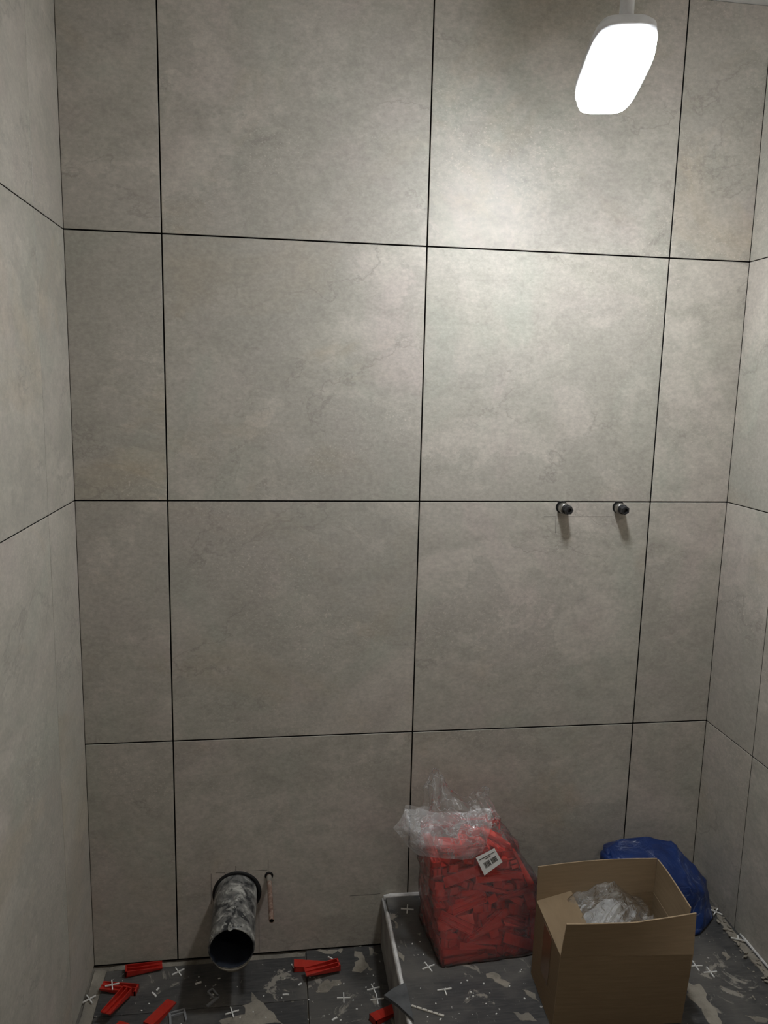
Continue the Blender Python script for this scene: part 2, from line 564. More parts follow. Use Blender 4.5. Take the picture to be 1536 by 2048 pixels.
for k, pts in enumerate((
    [(-0.141, -0.003), (-0.12, -0.003), (-0.12, -0.029), (-0.117, -0.062), (-0.099, -0.087), (-0.111, -0.103), (-0.154, -0.094), (-0.145, -0.068), (-0.148, -0.035)],
    [(-0.246, -0.115), (-0.212, -0.11), (-0.172, -0.112), (-0.164, -0.115), (-0.197, -0.133), (-0.224, -0.152), (-0.253, -0.157)],
    [(-0.406, -0.13), (-0.38, -0.168), (-0.342, -0.215), (-0.33, -0.236), (-0.457, -0.222), (-0.494, -0.21), (-0.422, -0.195), (-0.43, -0.167), (-0.41, -0.157)],
    [(-0.103, -0.003), (-0.092, -0.003), (-0.098, -0.059), (-0.105, -0.063)],
    [(-0.246, -0.004), (-0.214, -0.003), (-0.169, -0.004), (-0.176, -0.03), (-0.213, -0.024)])):
    patch('mortar_patch', pts, 0.0075, MORTAR, floor, 0.0018, 0.008, 5, k)
# ragged bed of mortar along the foot of the left and back walls
patch('mortar_strip', [(XL + 0.002, -0.003), (-0.79, -0.003), (-0.774, -0.014), (-0.776, -0.30), (-0.79, -0.6), (XL + 0.002, -0.6)], 0.0, MORTAR, floor, 0.007, 0.004, 12, 21)
patch('mortar_strip', [(-0.775, -0.003), (-0.55, -0.003), (-0.276, -0.003), (-0.278, -0.024), (-0.5, -0.022), (-0.77, -0.018)], 0.0, MORTAR, floor, 0.0095, 0.004, 12, 33)

# ---------------------------------------------------------------- raised shower base
PZT = 0.155
base = empty('shower_platform', (0.37, -0.6, 0), 'raised dark grey shower base with a scuffed white edge, holding the bags and the box', 'platform')
def child(name, lo, hi, mat, parent, bevel=0.001, off=None):
    o = slab_part(name, lo, hi, mat, parent, bevel)
    o.location = Vector(o.location) - Vector(parent.location)
    return o
child('base_core', (-0.064, -1.2, 0.0088), (XR - 0.001, -0.001, 0.145), GREY_SIDE, base)
child('side_board', (-0.070, -1.2, 0.009), (-0.0645, -0.001, 0.147), GREY_SIDE, base)
child('top_tile', (-0.0605, -0.62, 0.1455), (XR - 0.008, -0.0125, PZT), DIRTY, base)
child('top_tile', (-0.0605, -1.2, 0.1455), (XR - 0.008, -0.623, PZT), DIRTY, base)

def rough_bar(name, pts, w, h, mat, parent, seed=0, n=24, round_end=True):
    """a plastic trim strip along a line with a slightly chewed edge"""
    a, b = Vector(pts[0]), Vector(pts[1])
    d = (b - a).normalized()
    s = Vector((-d.y, d.x, 0))
    rings = []
    for i in range(n + 1):
        t = i / n
        p = a.lerp(b, t)
        k = 1 + 0.18 * noise.noise(Vector((t * 13, seed, 0)))
        e = 0.55 if (round_end and i in (0, n)) else 1.0
        ww, hh = w / 2 * e * k, h * (0.94 + 0.08 * noise.noise(Vector((t * 21, seed, 3)))) * (0.8 if e < 1 else 1)
        rings.append([p - s * ww, p - s * ww + Vector((0, 0, hh * 0.72)), p - s * ww * 0.55 + Vector((0, 0, hh)),
                      p + s * ww * 0.55 + Vector((0, 0, hh)), p + s * ww + Vector((0, 0, hh * 0.72)), p + s * ww])
    bm = bmesh.new()
    add_ring_tube(bm, rings)
    for v in bm.verts:
        v.co -= Vector(parent.location)
    return link(name, bm, mat, parent)
rough_bar('edge_trim', ((-0.0655, -0.070, 0.147), (-0.0655, -0.62, 0.147)), 0.0105, 0.0145, WHITE_TRIM, base, 3, 40)
rough_bar('edge_trim', ((-0.0655, -0.63, 0.147), (-0.0655, -1.19, 0.147)), 0.0105, 0.0145, WHITE_TRIM, base, 5, 30)
rough_bar('edge_trim', ((-0.066, -0.0065, 0.147), (0.80, -0.0065, 0.147)), 0.0105, 0.0135, WHITE_TRIM, base, 8, 50)
rough_bar('edge_trim', ((XR - 0.0045, -0.24, 0.147), (XR - 0.0045, -1.19, 0.147)), 0.006, 0.0095, WHITE_TRIM, base, 11, 50)

def base_patch(name, pts, seed, h=0.0018, wob=0.006, z=PZT - 0.0003):
    o = patch(name, [(x - 0.37, y + 0.6) for x, y in pts], z, MORTAR, base, h, wob, 5, seed)
for k, pts in enumerate((
    [(0.583, -0.381), (0.615, -0.386), (0.62, -0.4), (0.614, -0.427), (0.61, -0.465), (0.603, -0.498), (0.598, -0.53), (0.575, -0.52), (0.578, -0.453), (0.566, -0.414)],
    [(0.725, -0.295), (0.738, -0.297), (0.732, -0.314), (0.717, -0.325)],
    [(0.665, -0.486), (0.693, -0.49), (0.712, -0.496), (0.706, -0.504), (0.683, -0.502), (0.673, -0.497)],
    [(0.203, -0.356), (0.218, -0.361), (0.232, -0.393), (0.213, -0.391)],
    [(0.136, -0.302), (0.158, -0.305), (0.162, -0.319), (0.179, -0.336), (0.17, -0.349), (0.15, -0.332), (0.135, -0.317)],
    [(0.161, -0.415), (0.196, -0.428), (0.208, -0.445), (0.199, -0.45), (0.164, -0.437)],
    [(-0.058, -0.211), (-0.045, -0.226), (-0.052, -0.248), (-0.058, -0.232)],
    [(-0.057, -0.106), (-0.05, -0.115), (-0.047, -0.139), (-0.055, -0.132)])):
    base_patch('mortar_patch', pts, 50 + k, 0.0018, 0.010)
base_patch('mortar_strip', [(0.797, -0.125), (0.797, -0.263), (0.797, -0.371), (0.797, -0.6), (0.785, -0.6), (0.781, -0.353), (0.776, -0.301), (0.774, -0.232), (0.782, -0.181)], 71, 0.004, 0.005)
# crumbs of mortar pushed up along the right wall: too many to count
bm = bmesh.new()
rr = random.Random(5)
for k in range(90):
    if k < 50:
        x, y = rr.uniform(0.768, 0.796), rr.uniform(-0.50, -0.14)
    else:
        x, y = rr.uniform(0.62, 0.78), rr.uniform(-0.52, -0.20)
    r = rr.uniform(0.0012, 0.0045) if k < 50 else rr.uniform(0.001, 0.0025)
    m = Matrix.Translation((x - 0.37, y + 0.6, PZT + 0.004 * (k < 50) + r * 0.3)) @ Matrix.Rotation(rr.uniform(0, 3), 4, 'Z') @ Matrix.Diagonal((r * rr.uniform(1, 2.4), r, r * 0.6, 1))
    bmesh.ops.create_icosphere(bm, subdivisions=1, radius=1.0, matrix=m)
tag(link('mortar_crumbs', bm, MORTAR, base), kind='stuff')

# ---------------------------------------------------------------- waste pipe, copper pipe, water outlets
pipe = empty('waste_pipe', (PX, 0.0, PZ), 'fat grey waste pipe smeared with mortar sticking out of the back wall', 'pipe')
bm = bmesh.new()
def dent(d, r, n=56, seed=0):
    out = []
    for i in range(n):
        a = 2 * math.pi * i / n
        k = 1 + 0.012 * noise.noise(Vector((math.cos(a) * 2, math.sin(a) * 2, d * 12 + seed)))
        out.append(Vector((math.cos(a) * r * k, -d, math.sin(a) * r * k)))
    return out
prof = [(-0.05, 0.0535), (0.0, 0.0535), (0.04, 0.0535), (0.09, 0.0535), (0.14, 0.0535), (0.185, 0.0535), (0.198, 0.0538), (0.201, 0.0525), (0.2005, 0.0500)]
add_ring_tube(bm, [dent(d, r) for d, r in prof], (False, False))
link('pipe_wall', bm, PIPE, pipe, True)
bm = bmesh.new()
add_ring_tube(bm, [dent(d, r) for d, r in ((0.2005, 0.0500), (0.15, 0.0495), (0.05, 0.0495), (-0.05, 0.0495))], (False, True))
link('pipe_bore', bm, PIPE_IN, pipe, True)
bm = bmesh.new()
add_ring_tube(bm, [[Vector((0.0025 + math.cos(a) * r, y, 0.0005 + math.sin(a) * r)) for a in [2 * math.pi * i / 48 for i in range(48)]]
                   for y, r in ((0.008, 0.0545), (-0.0015, 0.0545), (-0.0025, 0.0575), (-0.0015, 0.0617), (0.008, 0.0617))], (False, False), loop=True)
link('sleeve', bm, RUBBER_AND_BORE, pipe, True)
# mortar clots on the pipe: along the top and on the lip of the open end
for k, (ang, d, s) in enumerate(((92, 0.197, 0.008), (75, 0.192, 0.006), (112, 0.19, 0.007), (150, 0.193, 0.006), (95, 0.13, 0.007), (80, 0.09, 0.006), (108, 0.10, 0.007), (60, 0.15, 0.005))):
    bm = bmesh.new()
    a = math.radians(ang)
    m = Matrix.Translation((math.cos(a) * 0.0533, -d, math.sin(a) * 0.0533)) @ Matrix.Rotation(math.pi / 2 - a, 4, 'Y') @ Matrix.Rotation(k * 1.3, 4, 'Z') @ Matrix.Diagonal((s * 0.75, s * 1.7, s * 0.22, 1))
    bmesh.ops.create_icosphere(bm, subdivisions=3, radius=1.0, matrix=m)
    for v in bm.verts:
        v.co += noise.noise_vector(v.co * 160) * 0.0042 + noise.noise_vector(v.co * 420) * 0.0012
    link('mortar_clot', bm, CLOT, pipe, True)
# crust of mortar under the open end
bm = bmesh.new()
rings = []
for i in range(17):
    a = math.radians(225 + 100 * i / 16)
    t = math.sin(math.pi * i / 16) * (1 + 0.35 * noise.noise(Vector((i * 0.5, 2, 0))))
    o_ = Vector((math.cos(a), 0, math.sin(a)))
    rings.append([o_ * 0.0532 + Vector((0, -0.2015, 0)), o_ * (0.0535 + 0.009 * t) + Vector((0, -0.199, 0)),
                  o_ * (0.0535 + 0.005 * t) + Vector((0, -0.178 - 0.01 * t, 0)), o_ * 0.0532 + Vector((0, -0.17, 0))])
add_ring_tube(bm, rings)
link('mortar_crust', bm, MORTAR, pipe, True)

cu = empty('copper_pipe', (-0.367, 0, 0.231), 'thin dusty copper pipe poking out of the wall beside the fat waste pipe', 'pipe')
bm = bmesh.new()
axis = Vector((0.008, -0.168, -0.004))
wv = axis.normalized()
add_ring_tube(bm, [circle(wv * d, wv, r, 20) for d, r in ((-0.035, 0.0063), (0.02, 0.0063), (0.08, 0.0065), (0.13, 0.0062), (0.155, 0.0064), (0.166, 0.0063), (0.168, 0.0060), (0.1680, 0.0054), (0.1665, 0.0053))], (False, False))
link('tube', bm, COPPER, cu, True)
bm = bmesh.new()
add_ring_tube(bm, [circle(wv * 0.1667, wv, 0.00535, 20), circle(wv * 0.12, wv, 0.0053, 20)], (False, True))
link('bore', bm, RUBBER_AND_BORE, cu, True)  # bore coloured black to stand in for shade inside the tube
bm = bmesh.new()
lathe(bm, (0, 0.008, 0.001), (0, -1, 0), [(0, 0.0108), (0.0095, 0.0108), (0.0105, 0.0100), (0.0105, 0.0075), (0, 0.0070)], 24, loop=True)
link('sleeve', bm, RUBBER_AND_BORE, cu, True)
bm = bmesh.new()
add_ring_tube(bm, [circle(wv * d, wv, r, 20) for d, r in ((0.004, 0.0067), (0.010, 0.0072), (0.020, 0.0071), (0.026, 0.0065))], (False, False))
link('paper_wrap', bm, MORTAR, cu, True)

def outlet(x, dx, label, seed):
    e = empty('water_outlet', (x, 0, 1.2005), label, 'water outlet', 'water outlets on the back wall')
    ax = Vector((dx, -1, -0.05)).normalized()
    bm = bmesh.new()
    lathe(bm, -ax * 0.03, ax, [(0, 0.0128), (0.034, 0.0128), (0.036, 0.0140), (0.046, 0.0140), (0.0485, 0.0128), (0.050, 0.0105), (0.060, 0.0102)], 28)
    link('pipe_stub', bm, STEEL, e, True)
    bm = bmesh.new()
    add_ring_tube(bm, [circle(ax * 0.021, ax, 0.0120, 28), circle(ax * 0.024, ax, 0.0124, 28), circle(ax * 0.027, ax, 0.0124, 28), circle(ax * 0.0285, ax, 0.0115, 28)])
    link('gasket', bm, RUBBER_AND_BORE, e, True)
    bm = bmesh.new()
    add_ring_tube(bm, [circle(ax * d, ax, r, 6, 0.3 + seed) for d, r in ((0.0285, 0.0118), (0.0375, 0.0118), (0.0395, 0.0106), (0.0395, 0.0062), (0.0330, 0.0058))])
    link('hex_plug', bm, DARK_STEEL, e)
    bm = bmesh.new()
    lathe(bm, (0, 0.006, 0.001), (0, -1, 0), [(0, 0.0155), (0.006, 0.0155), (0.0062, 0.0138), (0, 0.0135)], 28, loop=True)
    link('seal_ring', bm, RUBBER_AND_BORE, e, True)
outlet(0.3655, 0.16, 'capped metal water outlet on the back wall, farther from the right corner', 0.0)
outlet(0.5155, 0.06, 'capped metal water outlet on the back wall, nearer to the right corner', 0.5)

# ---------------------------------------------------------------- hanging lamp
lamp = empty('work_lamp', (0.245, -0.438, ZC), 'glaring white LED work lamp hanging from the ceiling by the back wall', 'lamp')
n_ = Vector((0, -0.27, -1)).normalized()
e2 = Vector((0.027, 0.185, -0.055)).normalized()
e2 = (e2 - n_ * e2.dot(n_)).normalized()
e1 = e2.cross(n_).normalized()
if e1.x < 0:
    e1 = -e1
LC = Vector((0.246, -0.436, 2.060)) - Vector((0.245, -0.438, ZC))
bm = bmesh.new()
rings = []
hw, hl = 0.053, 0.099
def sq(a, k=0.45):
    c, s = math.cos(a), math.sin(a)
    return math.copysign(abs(c) ** k, c), math.copysign(abs(s) ** k, s)
for dz, k in ((-0.008, 0.95), (0.002, 0.985), (0.016, 0.985), (0.027, 0.94), (0.035, 0.83), (0.040, 0.60), (0.042, 0.3)):
    rings.append([LC + e1 * hw * k * sq(a)[0] + e2 * hl * k * sq(a)[1] + n_ * dz for a in [2 * math.pi * i / 40 for i in range(40)]])
add_ring_tube(bm, rings)
link('diffuser', bm, LAMP, lamp, True)
bm = bmesh.new()
rings = []
for dz, k in ((-0.0085, 0.90), (0.0035, 1.0), (0.0035, 1.03), (-0.016, 1.02), (-0.030, 0.90), (-0.036, 0.6)):
    rings.append([LC + e1 * hw * k * sq(a)[0] + e2 * hl * k * sq(a)[1] + n_ * dz for a in [2 * math.pi * i / 40 for i in range(40)]])
add_ring_tube(bm, rings)
link('housing', bm, HOUSING, lamp, True)
bm = bmesh.new()
p0 = LC - e2 * 0.075 - n_ * 0.034
lathe(bm, p0, (0, 0, 1), [(0, 0.012), (0.05, 0.012), (0.055, 0.008), (-p0.z - 0.012, 0.008)], 16)
link('stem', bm, HOUSING, lamp, True)
bm = bmesh.new()
lathe(bm, (p0.x, p0.y, -0.015), (0, 0, 1), [(0, 0.030), (0.010, 0.034), (0.0149, 0.034)], 24)
link('ceiling_plate', bm, HOUSING, lamp, True)

# added fill lamp, unseen behind the camera, lifting the left and lower walls
rl = empty('fill_lamp', (0.35, -2.1, ZC), 'small warm round fill lamp added on the unseen ceiling behind the viewer', 'lamp')
bm = bmesh.new()
lathe(bm, (0, 0, -0.045), (0, 0, 1), [(0, 0.06), (0.012, 0.115), (0.03, 0.13), (0.034, 0.13)], 32)
link('diffuser', bm, FILL_LAMP, rl, True)
bm = bmesh.new()
lathe(bm, (0, 0, -0.0105), (0, 0, 1), [(0, 0.14), (0.010, 0.14)], 32)
link('rim', bm, HOUSING, rl)
# ---------------------------------------------------------------- red levelling wedges
def wedge_bm(dz=-0.006, w=0.0130):
    """a ribbed hollow wedge: sloping top, two side walls, a butt end and a middle rib; open underneath"""
    L, h0, h1 = 0.045, 0.0035, 0.0165
    bm = bmesh.new()
    top = lambda x: h0 + (h1 - h0) * (x + L) / (2 * L)
    n = 9
    outer, inner = [], []
    for i in range(n + 1):            # stepped, serrated sloping plate
        x = -L + 2 * L * i / n
        outer.append((x, top(x) + (0.0006 if i % 2 else 0.0)))
    prof = outer + [(x, z - 0.0022) for x, z in reversed(outer)]
    a = [bm.verts.new((x, -w, z)) for x, z in prof]
    b = [bm.verts.new((x, w, z)) for x, z in prof]
    m = len(prof)
    for i in range(m):
        bm.faces.new((a[i], a[(i + 1) % m], b[(i + 1) % m], b[i]))
    for i in range(n):
        bm.faces.new((a[i], a[i + 1], a[m - 2 - i], a[m - 1 - i]))
        bm.faces.new((b[i + 1], b[i], b[m - 1 - i], b[m - 2 - i]))
    for y0, y1 in ((-w, -w + 0.0022), (w - 0.0022, w), (-0.0011, 0.0011)):
        zt0, zt1 = top(-L) - 0.001, top(L) - 0.001
        add_hexa(bm, [(-L, y0, 0), (L, y0, 0), (L, y1, 0), (-L, y1, 0)], [(-L, y0, zt0), (L, y0, zt1), (L, y1, zt1), (-L, y1, zt0)])
    add_box(bm, (L - 0.004, -w, 0), (L, w, h1 - 0.001))
    for v in bm.verts:
        v.co.z += dz
    return bm
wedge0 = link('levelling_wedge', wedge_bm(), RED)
WM = wedge0.data
loose_used = False
def loose_wedge(a, b, z, label, flip=False, roll=0.0, pitch=0.0):
    """a = thin tip, b = thick end"""
    global loose_used
    o = wedge0 if not loose_used else wedge0.copy()
    if loose_used:
        C.objects.link(o)
    loose_used = True
    d = Vector((b[0] - a[0], b[1] - a[1], 0))
    c = ((a[0] + b[0]) / 2, (a[1] + b[1]) / 2)
    rz = math.atan2(d.y, d.x)
    R = Matrix.Rotation(rz, 4, 'Z') @ Matrix.Rotation(pitch, 4, 'Y') @ Matrix.Rotation(roll + (math.pi if flip else 0), 4, 'X')
    o.matrix_world = Matrix.Translation((c[0], c[1], z)) @ R
    tag(o, label, 'wedge', 'loose red wedges on the floor')
# flipped wedges show their hollow ribbed side
tilt = math.atan2(0.013, 0.09)
FZ = 0.0085
loose_wedge((-0.637, -0.024), (-0.727, -0.040), FZ + 0.0085, 'red wedge lying hollow side up against the foot of the back wall', True, 0.0, -tilt * 0.7)
loose_wedge((-0.775, -0.083), (-0.686, -0.100), FZ + 0.0065, 'red wedge lying hollow side up with a white cross spacer on it', True, 0.0, 0.02)
loose_wedge((-0.742, -0.192), (-0.706, -0.110), FZ + 0.0225, 'red ribbed wedge resting with one end on another red wedge', True, 0.0, 0.05)
loose_wedge((-0.598, -0.140), (-0.642, -0.220), FZ + 0.0062, 'red wedge lying solid side up beside the grey square bracket clip')
loose_wedge((-0.700, -0.195), (-0.735, -0.275), FZ + 0.0062, 'red wedge half out of the picture at the bottom left edge')
loose_wedge((-0.212, -0.066), (-0.304, -0.064), FZ + 0.0066, 'red wedge lying solid side up near the back wall, under another')
loose_wedge((-0.277, -0.104), (-0.187, -0.082), FZ + 0.0185, 'red ribbed wedge lying on top of a second wedge near the back wall', True, 0.12, -0.03)
loose_wedge((-0.046, -0.215), (-0.122, -0.258), FZ + 0.0062, 'red wedge on the low floor beside the white platform edge')

# ---------------------------------------------------------------- clear bag full of red wedges
WDATA = """1109,-605,30,499,0,0,37 615,-1161,18,11,476,-148,35 1113,-797,19,10,-482,-129,-36 446,-1197,50,21,495,11,67 435,-1320,19,0,-499,-3,-37 348,-1088,70,132,-1,-66,-478 975,-701,65,75,-38,6,493 311,-1299,122,3,1,64,496 1015,-1205,55,91,-91,341,-342 315,-1317,52,1,0,-500,5 537,-1292,143,8,29,66,495 675,-906,18,7,491,-85,36 1117,-921,19,36,129,-482,10 311,-982,44,132,17,-26,-481 675,-780,18,6,493,-73,37 834,-1138,139,482,-82,-6,-103 1016,-1106,30,483,0,0,129 707,-1083,75,472,-70,22,-147 1096,-1032,112,26,322,382,3 790,-959,101,81,487,-38,66 1293,-999,102,14,352,-354,31 517,-562,18,0,-499,-8,-37 1125,-1211,18,12,-471,-164,-35 401,-555,51,1,0,-500,0 1086,-1337,127,98,25,-279,402 798,-1062,157,488,-93,-32,-47 1114,-530,55,0,0,-354,354 631,-1276,187,495,-47,47,-6 1303,-1239,226,314,197,-223,252 1070,-900,151,2,-334,-371,-29 1235,-767,130,382,-45,-1,319 624,-1036,150,84,328,368,-7 157,-791,197,160,392,-110,-242 134,-607,229,281,228,214,-270 101,-1061,154,202,-324,-183,266 340,-1138,176,101,91,-471,100 781,-761,82,2,-94,-491,18 130,-519,310,237,-274,262,224 1287,-1286,227,243,250,210,-291 316,-1158,136,76,153,-462,85 602,-803,153,28,72,-63,-490 925,-519,211,95,-145,341,323 428,-555,111,0,-1,0,-500 324,-728,44,16,74,-494,-14 964,-627,116,497,-30,21,36 260,-736,184,82,-407,240,142 1129,-547,210,42,47,-367,-333 422,-975,149,487,-69,-49,72 736,-1091,199,14,365,-327,99 313,-701,137,449,219,22,7 1256,-1088,201,287,-288,-182,226 415,-564,209,0,12,0,-500 1234,-795,173,24,-384,-317,-39 1033,-719,218,19,-53,-494,-48 763,-646,141,20,21,-498,29 337,-940,177,179,43,-5,-465 1014,-967,244,88,-489,-34,-47 302,-642,326,55,91,-197,447 1177,-865,244,383,40,-29,317 994,-1159,277,469,161,57,-34 1286,-737,279,312,-240,-233,201 455,-555,320,0,494,0,-80 865,-879,209,42,494,39,52 591,-656,247,353,-351,-10,49 667,-1067,238,490,-77,-62,20 250,-712,346,89,-375,269,171 562,-748,215,42,42,-496,12 436,-730,348,229,98,-68,428 1118,-1077,310,54,20,101,486 667,-1245,286,80,484,16,95 809,-530,258,332,333,-120,120 307,-1031,218,18,-128,-483,1 1041,-609,290,33,-495,-56,-28 670,-899,259,18,-415,-278,4 1185,-1094,380,29,-149,278,-387 987,-906,301,27,60,493,-47 289,-1223,428,75,-105,-393,-281 329,-1117,291,21,481,134,-19 1000,-1154,326,147,-465,110,5 958,-928,369,423,-52,-32,-260 757,-1216,370,79,476,22,130 525,-519,386,344,-352,82,30 306,-1003,307,28,-44,361,-342 546,-1134,292,3,131,-479,-62 1141,-822,332,495,41,-33,-44 324,-1081,337,16,492,86,19 713,-839,320,395,19,3,306 127,-958,393,48,-352,-351,-22 725,-1056,371,20,-189,458,-62 311,-940,306,49,24,-342,-361 751,-1113,437,4,88,-488,63 297,-1185,394,445,225,30,27 922,-717,400,468,21,-27,174 457,-743,405,468,147,65,-71 1169,-976,423,453,-133,5,-164 502,-1026,415,105,114,-475,18 1174,-926,433,156,445,-152,65 305,-860,316,21,10,-485,-118 1144,-744,377,478,-142,-33,-16 413,-867,375,44,16,-479,-136 1048,-638,346,16,496,12,63 302,-723,474,41,-63,-473,-143 301,-1001,416,52,116,-481,-46 624,-559,443,493,34,75,-5 554,-1012,443,5,-468,-159,72 768,-997,458,63,286,-398,78 1198,-673,496,337,315,-184,-59 296,-980,472,86,109,-480,-24 1188,-771,462,28,-191,-437,-147 118,-965,581,11,-359,-347,33 903,-779,466,51,-67,-252,424 245,-956,544,87,359,-334,-44 831,-859,450,103,486,-38,40 291,-573,545,1,41,-36,497 1157,-915,548,108,486,-38,23 347,-734,541,108,-340,-350,2 753,-969,565,1,358,-330,114 603,-773,498,285,-40,29,-408 1152,-561,513,199,452,30,-73 652,-977,510,295,12,-24,-403 683,-737,544,392,-57,28,304 497,-730,519,109,273,-397,-76 574,-559,628,4,42,-29,497 568,-735,566,393,14,54,305 861,-975,541,357,20,-3,-350 290,-766,631,23,-7,-24,-499 981,-728,483,36,102,415,258 355,-973,574,483,-29,79,-97 994,-1023,551,55,482,-100,-66 473,-1160,602,304,-393,-49,-33 1255,-1060,597,332,89,-113,345 289,-652,672,80,-4,10,493 1108,-1128,628,81,490,10,60 717,-558,632,493,29,79,-5 1067,-852,615,8,-12,371,335 485,-1052,621,28,71,-494,2 1141,-816,591,22,28,368,336 746,-740,600,86,-26,2,-492 960,-967,630,64,493,-49,3 562,-1045,671,58,62,-490,54 1170,-530,597,86,86,-343,343 370,-997,655,364,-335,-28,70 778,-1057,681,89,-31,-487,65 288,-952,649,105,-14,26,-488 1134,-916,707,355,5,-16,-352 606,-601,697,495,39,40,46 733,-675,670,313,383,32,63 114,-907,728,350,-46,7,-354 376,-744,719,66,-384,-310,-44 262,-737,712,46,-384,-317,-4 985,-530,845,182,182,303,-303 422,-790,766,0,454,-207,-32 853,-839,687,485,-30,-7,119 244,-899,755,27,393,-308,-9 861,-734,649,18,-124,363,-320 109,-898,765,98,341,-349,45 1169,-606,619,13,-493,-35,71 481,-673,797,1,-471,154,69 804,-726,757,38,-115,-485,8 374,-916,776,82,446,-207,-33 1011,-940,734,9,193,-455,74 255,-918,826,3,177,462,74 582,-891,802,161,32,-3,472 699,-839,775,13,471,-163,-33 1245,-627,724,187,172,-177,393 260,-768,827,49,-196,-450,84 829,-942,829,4,30,41,497 192,-530,764,263,263,-236,236 795,-1058,828,6,4,48,498 282,-963,875,18,-50,-495,-42 1187,-1031,902,37,426,-62,-252 846,-808,812,9,39,6,498 950,-1053,839,47,498,-1,-4 630,-551,779,323,381,-4,-16 753,-947,902,491,-32,71,57 569,-659,861,5,45,-1,498 396,-1071,910,19,59,292,-401 98,-837,951,32,351,-352,36 464,-806,908,22,5,-499,8 98,-731,991,352,-36,32,351 1224,-858,799,384,127,269,119 97,-729,1028,16,-353,-353,-21 1080,-793,809,259,169,-353,-172 833,-851,936,436,-70,26,-234 1125,-859,848,173,-256,176,-352 171,-801,1004,237,295,-207,-252 793,-994,1015,35,-8,-496,54 299,-827,972,47,356,-347,17 1016,-689,835,30,-22,-481,132 403,-861,1013,101,146,-466,39 687,-560,888,377,-326,29,-16 227,-738,1012,192,264,250,284 952,-789,937,82,493,4,0 257,-731,1110,130,4,-52,480 476,-606,1036,33,-496,5,52 578,-645,903,123,-35,-483,16 775,-530,948,232,232,-267,267 963,-680,914,492,-85,32,-2 910,-530,1251,315,315,161,-161 89,-803,1127,51,-354,346,49 531,-786,1050,84,-368,-328,-12 628,-883,971,377,-317,-52,-72 810,-712,962,46,78,-483,91 415,-853,1105,63,-495,31,14 845,-707,1008,95,154,-457,93 309,-533,1144,75,71,-356,336 987,-816,1018,233,-51,-23,-439 610,-555,1359,0,287,0,-409 673,-721,1100,258,372,212,-5 558,-936,1128,64,-495,5,-26 942,-727,1046,31,-344,-352,83 265,-939,1162,23,-10,-498,-35 695,-941,1240,448,218,6,44 288,-782,1187,484,-87,41,79 797,-766,1156,101,-147,-459,86 663,-866,1235,199,-453,-74,-12 879,-740,1171,166,-135,-393,223 274,-679,1223,94,-470,-129,61 998,-633,1132,236,0,-434,79 968,-725,1121,153,-205,-382,196 1042,-729,1189,150,-206,104,-417 259,-706,1306,156,28,21,474 591,-751,1264,478,96,-16,109 313,-603,1324,353,-322,141,-39 259,-665,1179,105,82,-476,-72 86,-709,1375,341,94,92,-341 365,-796,1335,103,-489,17,16 370,-895,1311,14,-18,374,331 573,-530,1007,289,290,-203,203 437,-587,1334,313,-373,45,-105"""
wn = link('levelling_wedge', wedge_bm(-0.006, 0.0116), RED_BRIGHTENED)
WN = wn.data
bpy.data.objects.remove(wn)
BZ = PZT + 0.003
wedge_pts = []
BAG_TURN = Matrix.Translation((0.02, -0.28, 0)) @ Matrix.Rotation(math.radians(6), 4, 'Z') @ Matrix.Translation((-0.02 + 0.019, 0.28, 0))
corners = [Vector((x, y, z - 0.006)) for x in (-0.045, 0.045) for y in (-0.011, 0.011) for z in ((0.0, 0.0035) if x < 0 else (0.0, 0.0165))]
for k, row in enumerate(WDATA.split()):
    v = [int(s) for s in row.split(',')]
    if v[2] > 1130:
        continue
    loc = BAG_TURN @ Vector((v[0] / 5000, v[1] / 5000, v[2] / 5000 + BZ))
    q = BAG_TURN.to_quaternion() @ Quaternion((v[3], v[4], v[5], v[6])).normalized()
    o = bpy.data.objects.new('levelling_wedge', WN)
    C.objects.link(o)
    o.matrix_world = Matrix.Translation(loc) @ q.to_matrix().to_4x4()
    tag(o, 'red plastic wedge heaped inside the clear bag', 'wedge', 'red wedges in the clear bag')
    wedge_pts += [loc + q @ c for c in corners]
WP = np.array([tuple(p) for p in wedge_pts])

def hull2d(P):
    P = sorted(map(tuple, P))
    def half(pts):
        h = []
        for p in pts:
            while len(h) > 1 and (h[-1][0] - h[-2][0]) * (p[1] - h[-2][1]) - (h[-1][1] - h[-2][1]) * (p[0] - h[-2][0]) <= 0:
                h.pop()
            h.append(p)
        return h
    a, b = half(P), half(P[::-1])
    return a[:-1] + b[:-1]

def ray_hull(H, c, d):
    best = 0.0
    n = len(H)
    for i in range(n):
        p, q = H[i], H[(i + 1) % n]
        ex, ey = q[0] - p[0], q[1] - p[1]
        den = d[0] * ey - d[1] * ex
        if abs(den) < 1e-12:
            continue
        t = ((p[0] - c[0]) * ey - (p[1] - c[1]) * ex) / den
        s = ((p[0] - c[0]) * d[1] - (p[1] - c[1]) * d[0]) / den
        if t > 0 and -1e-6 <= s <= 1 + 1e-6:
            best = max(best, t)
    return best

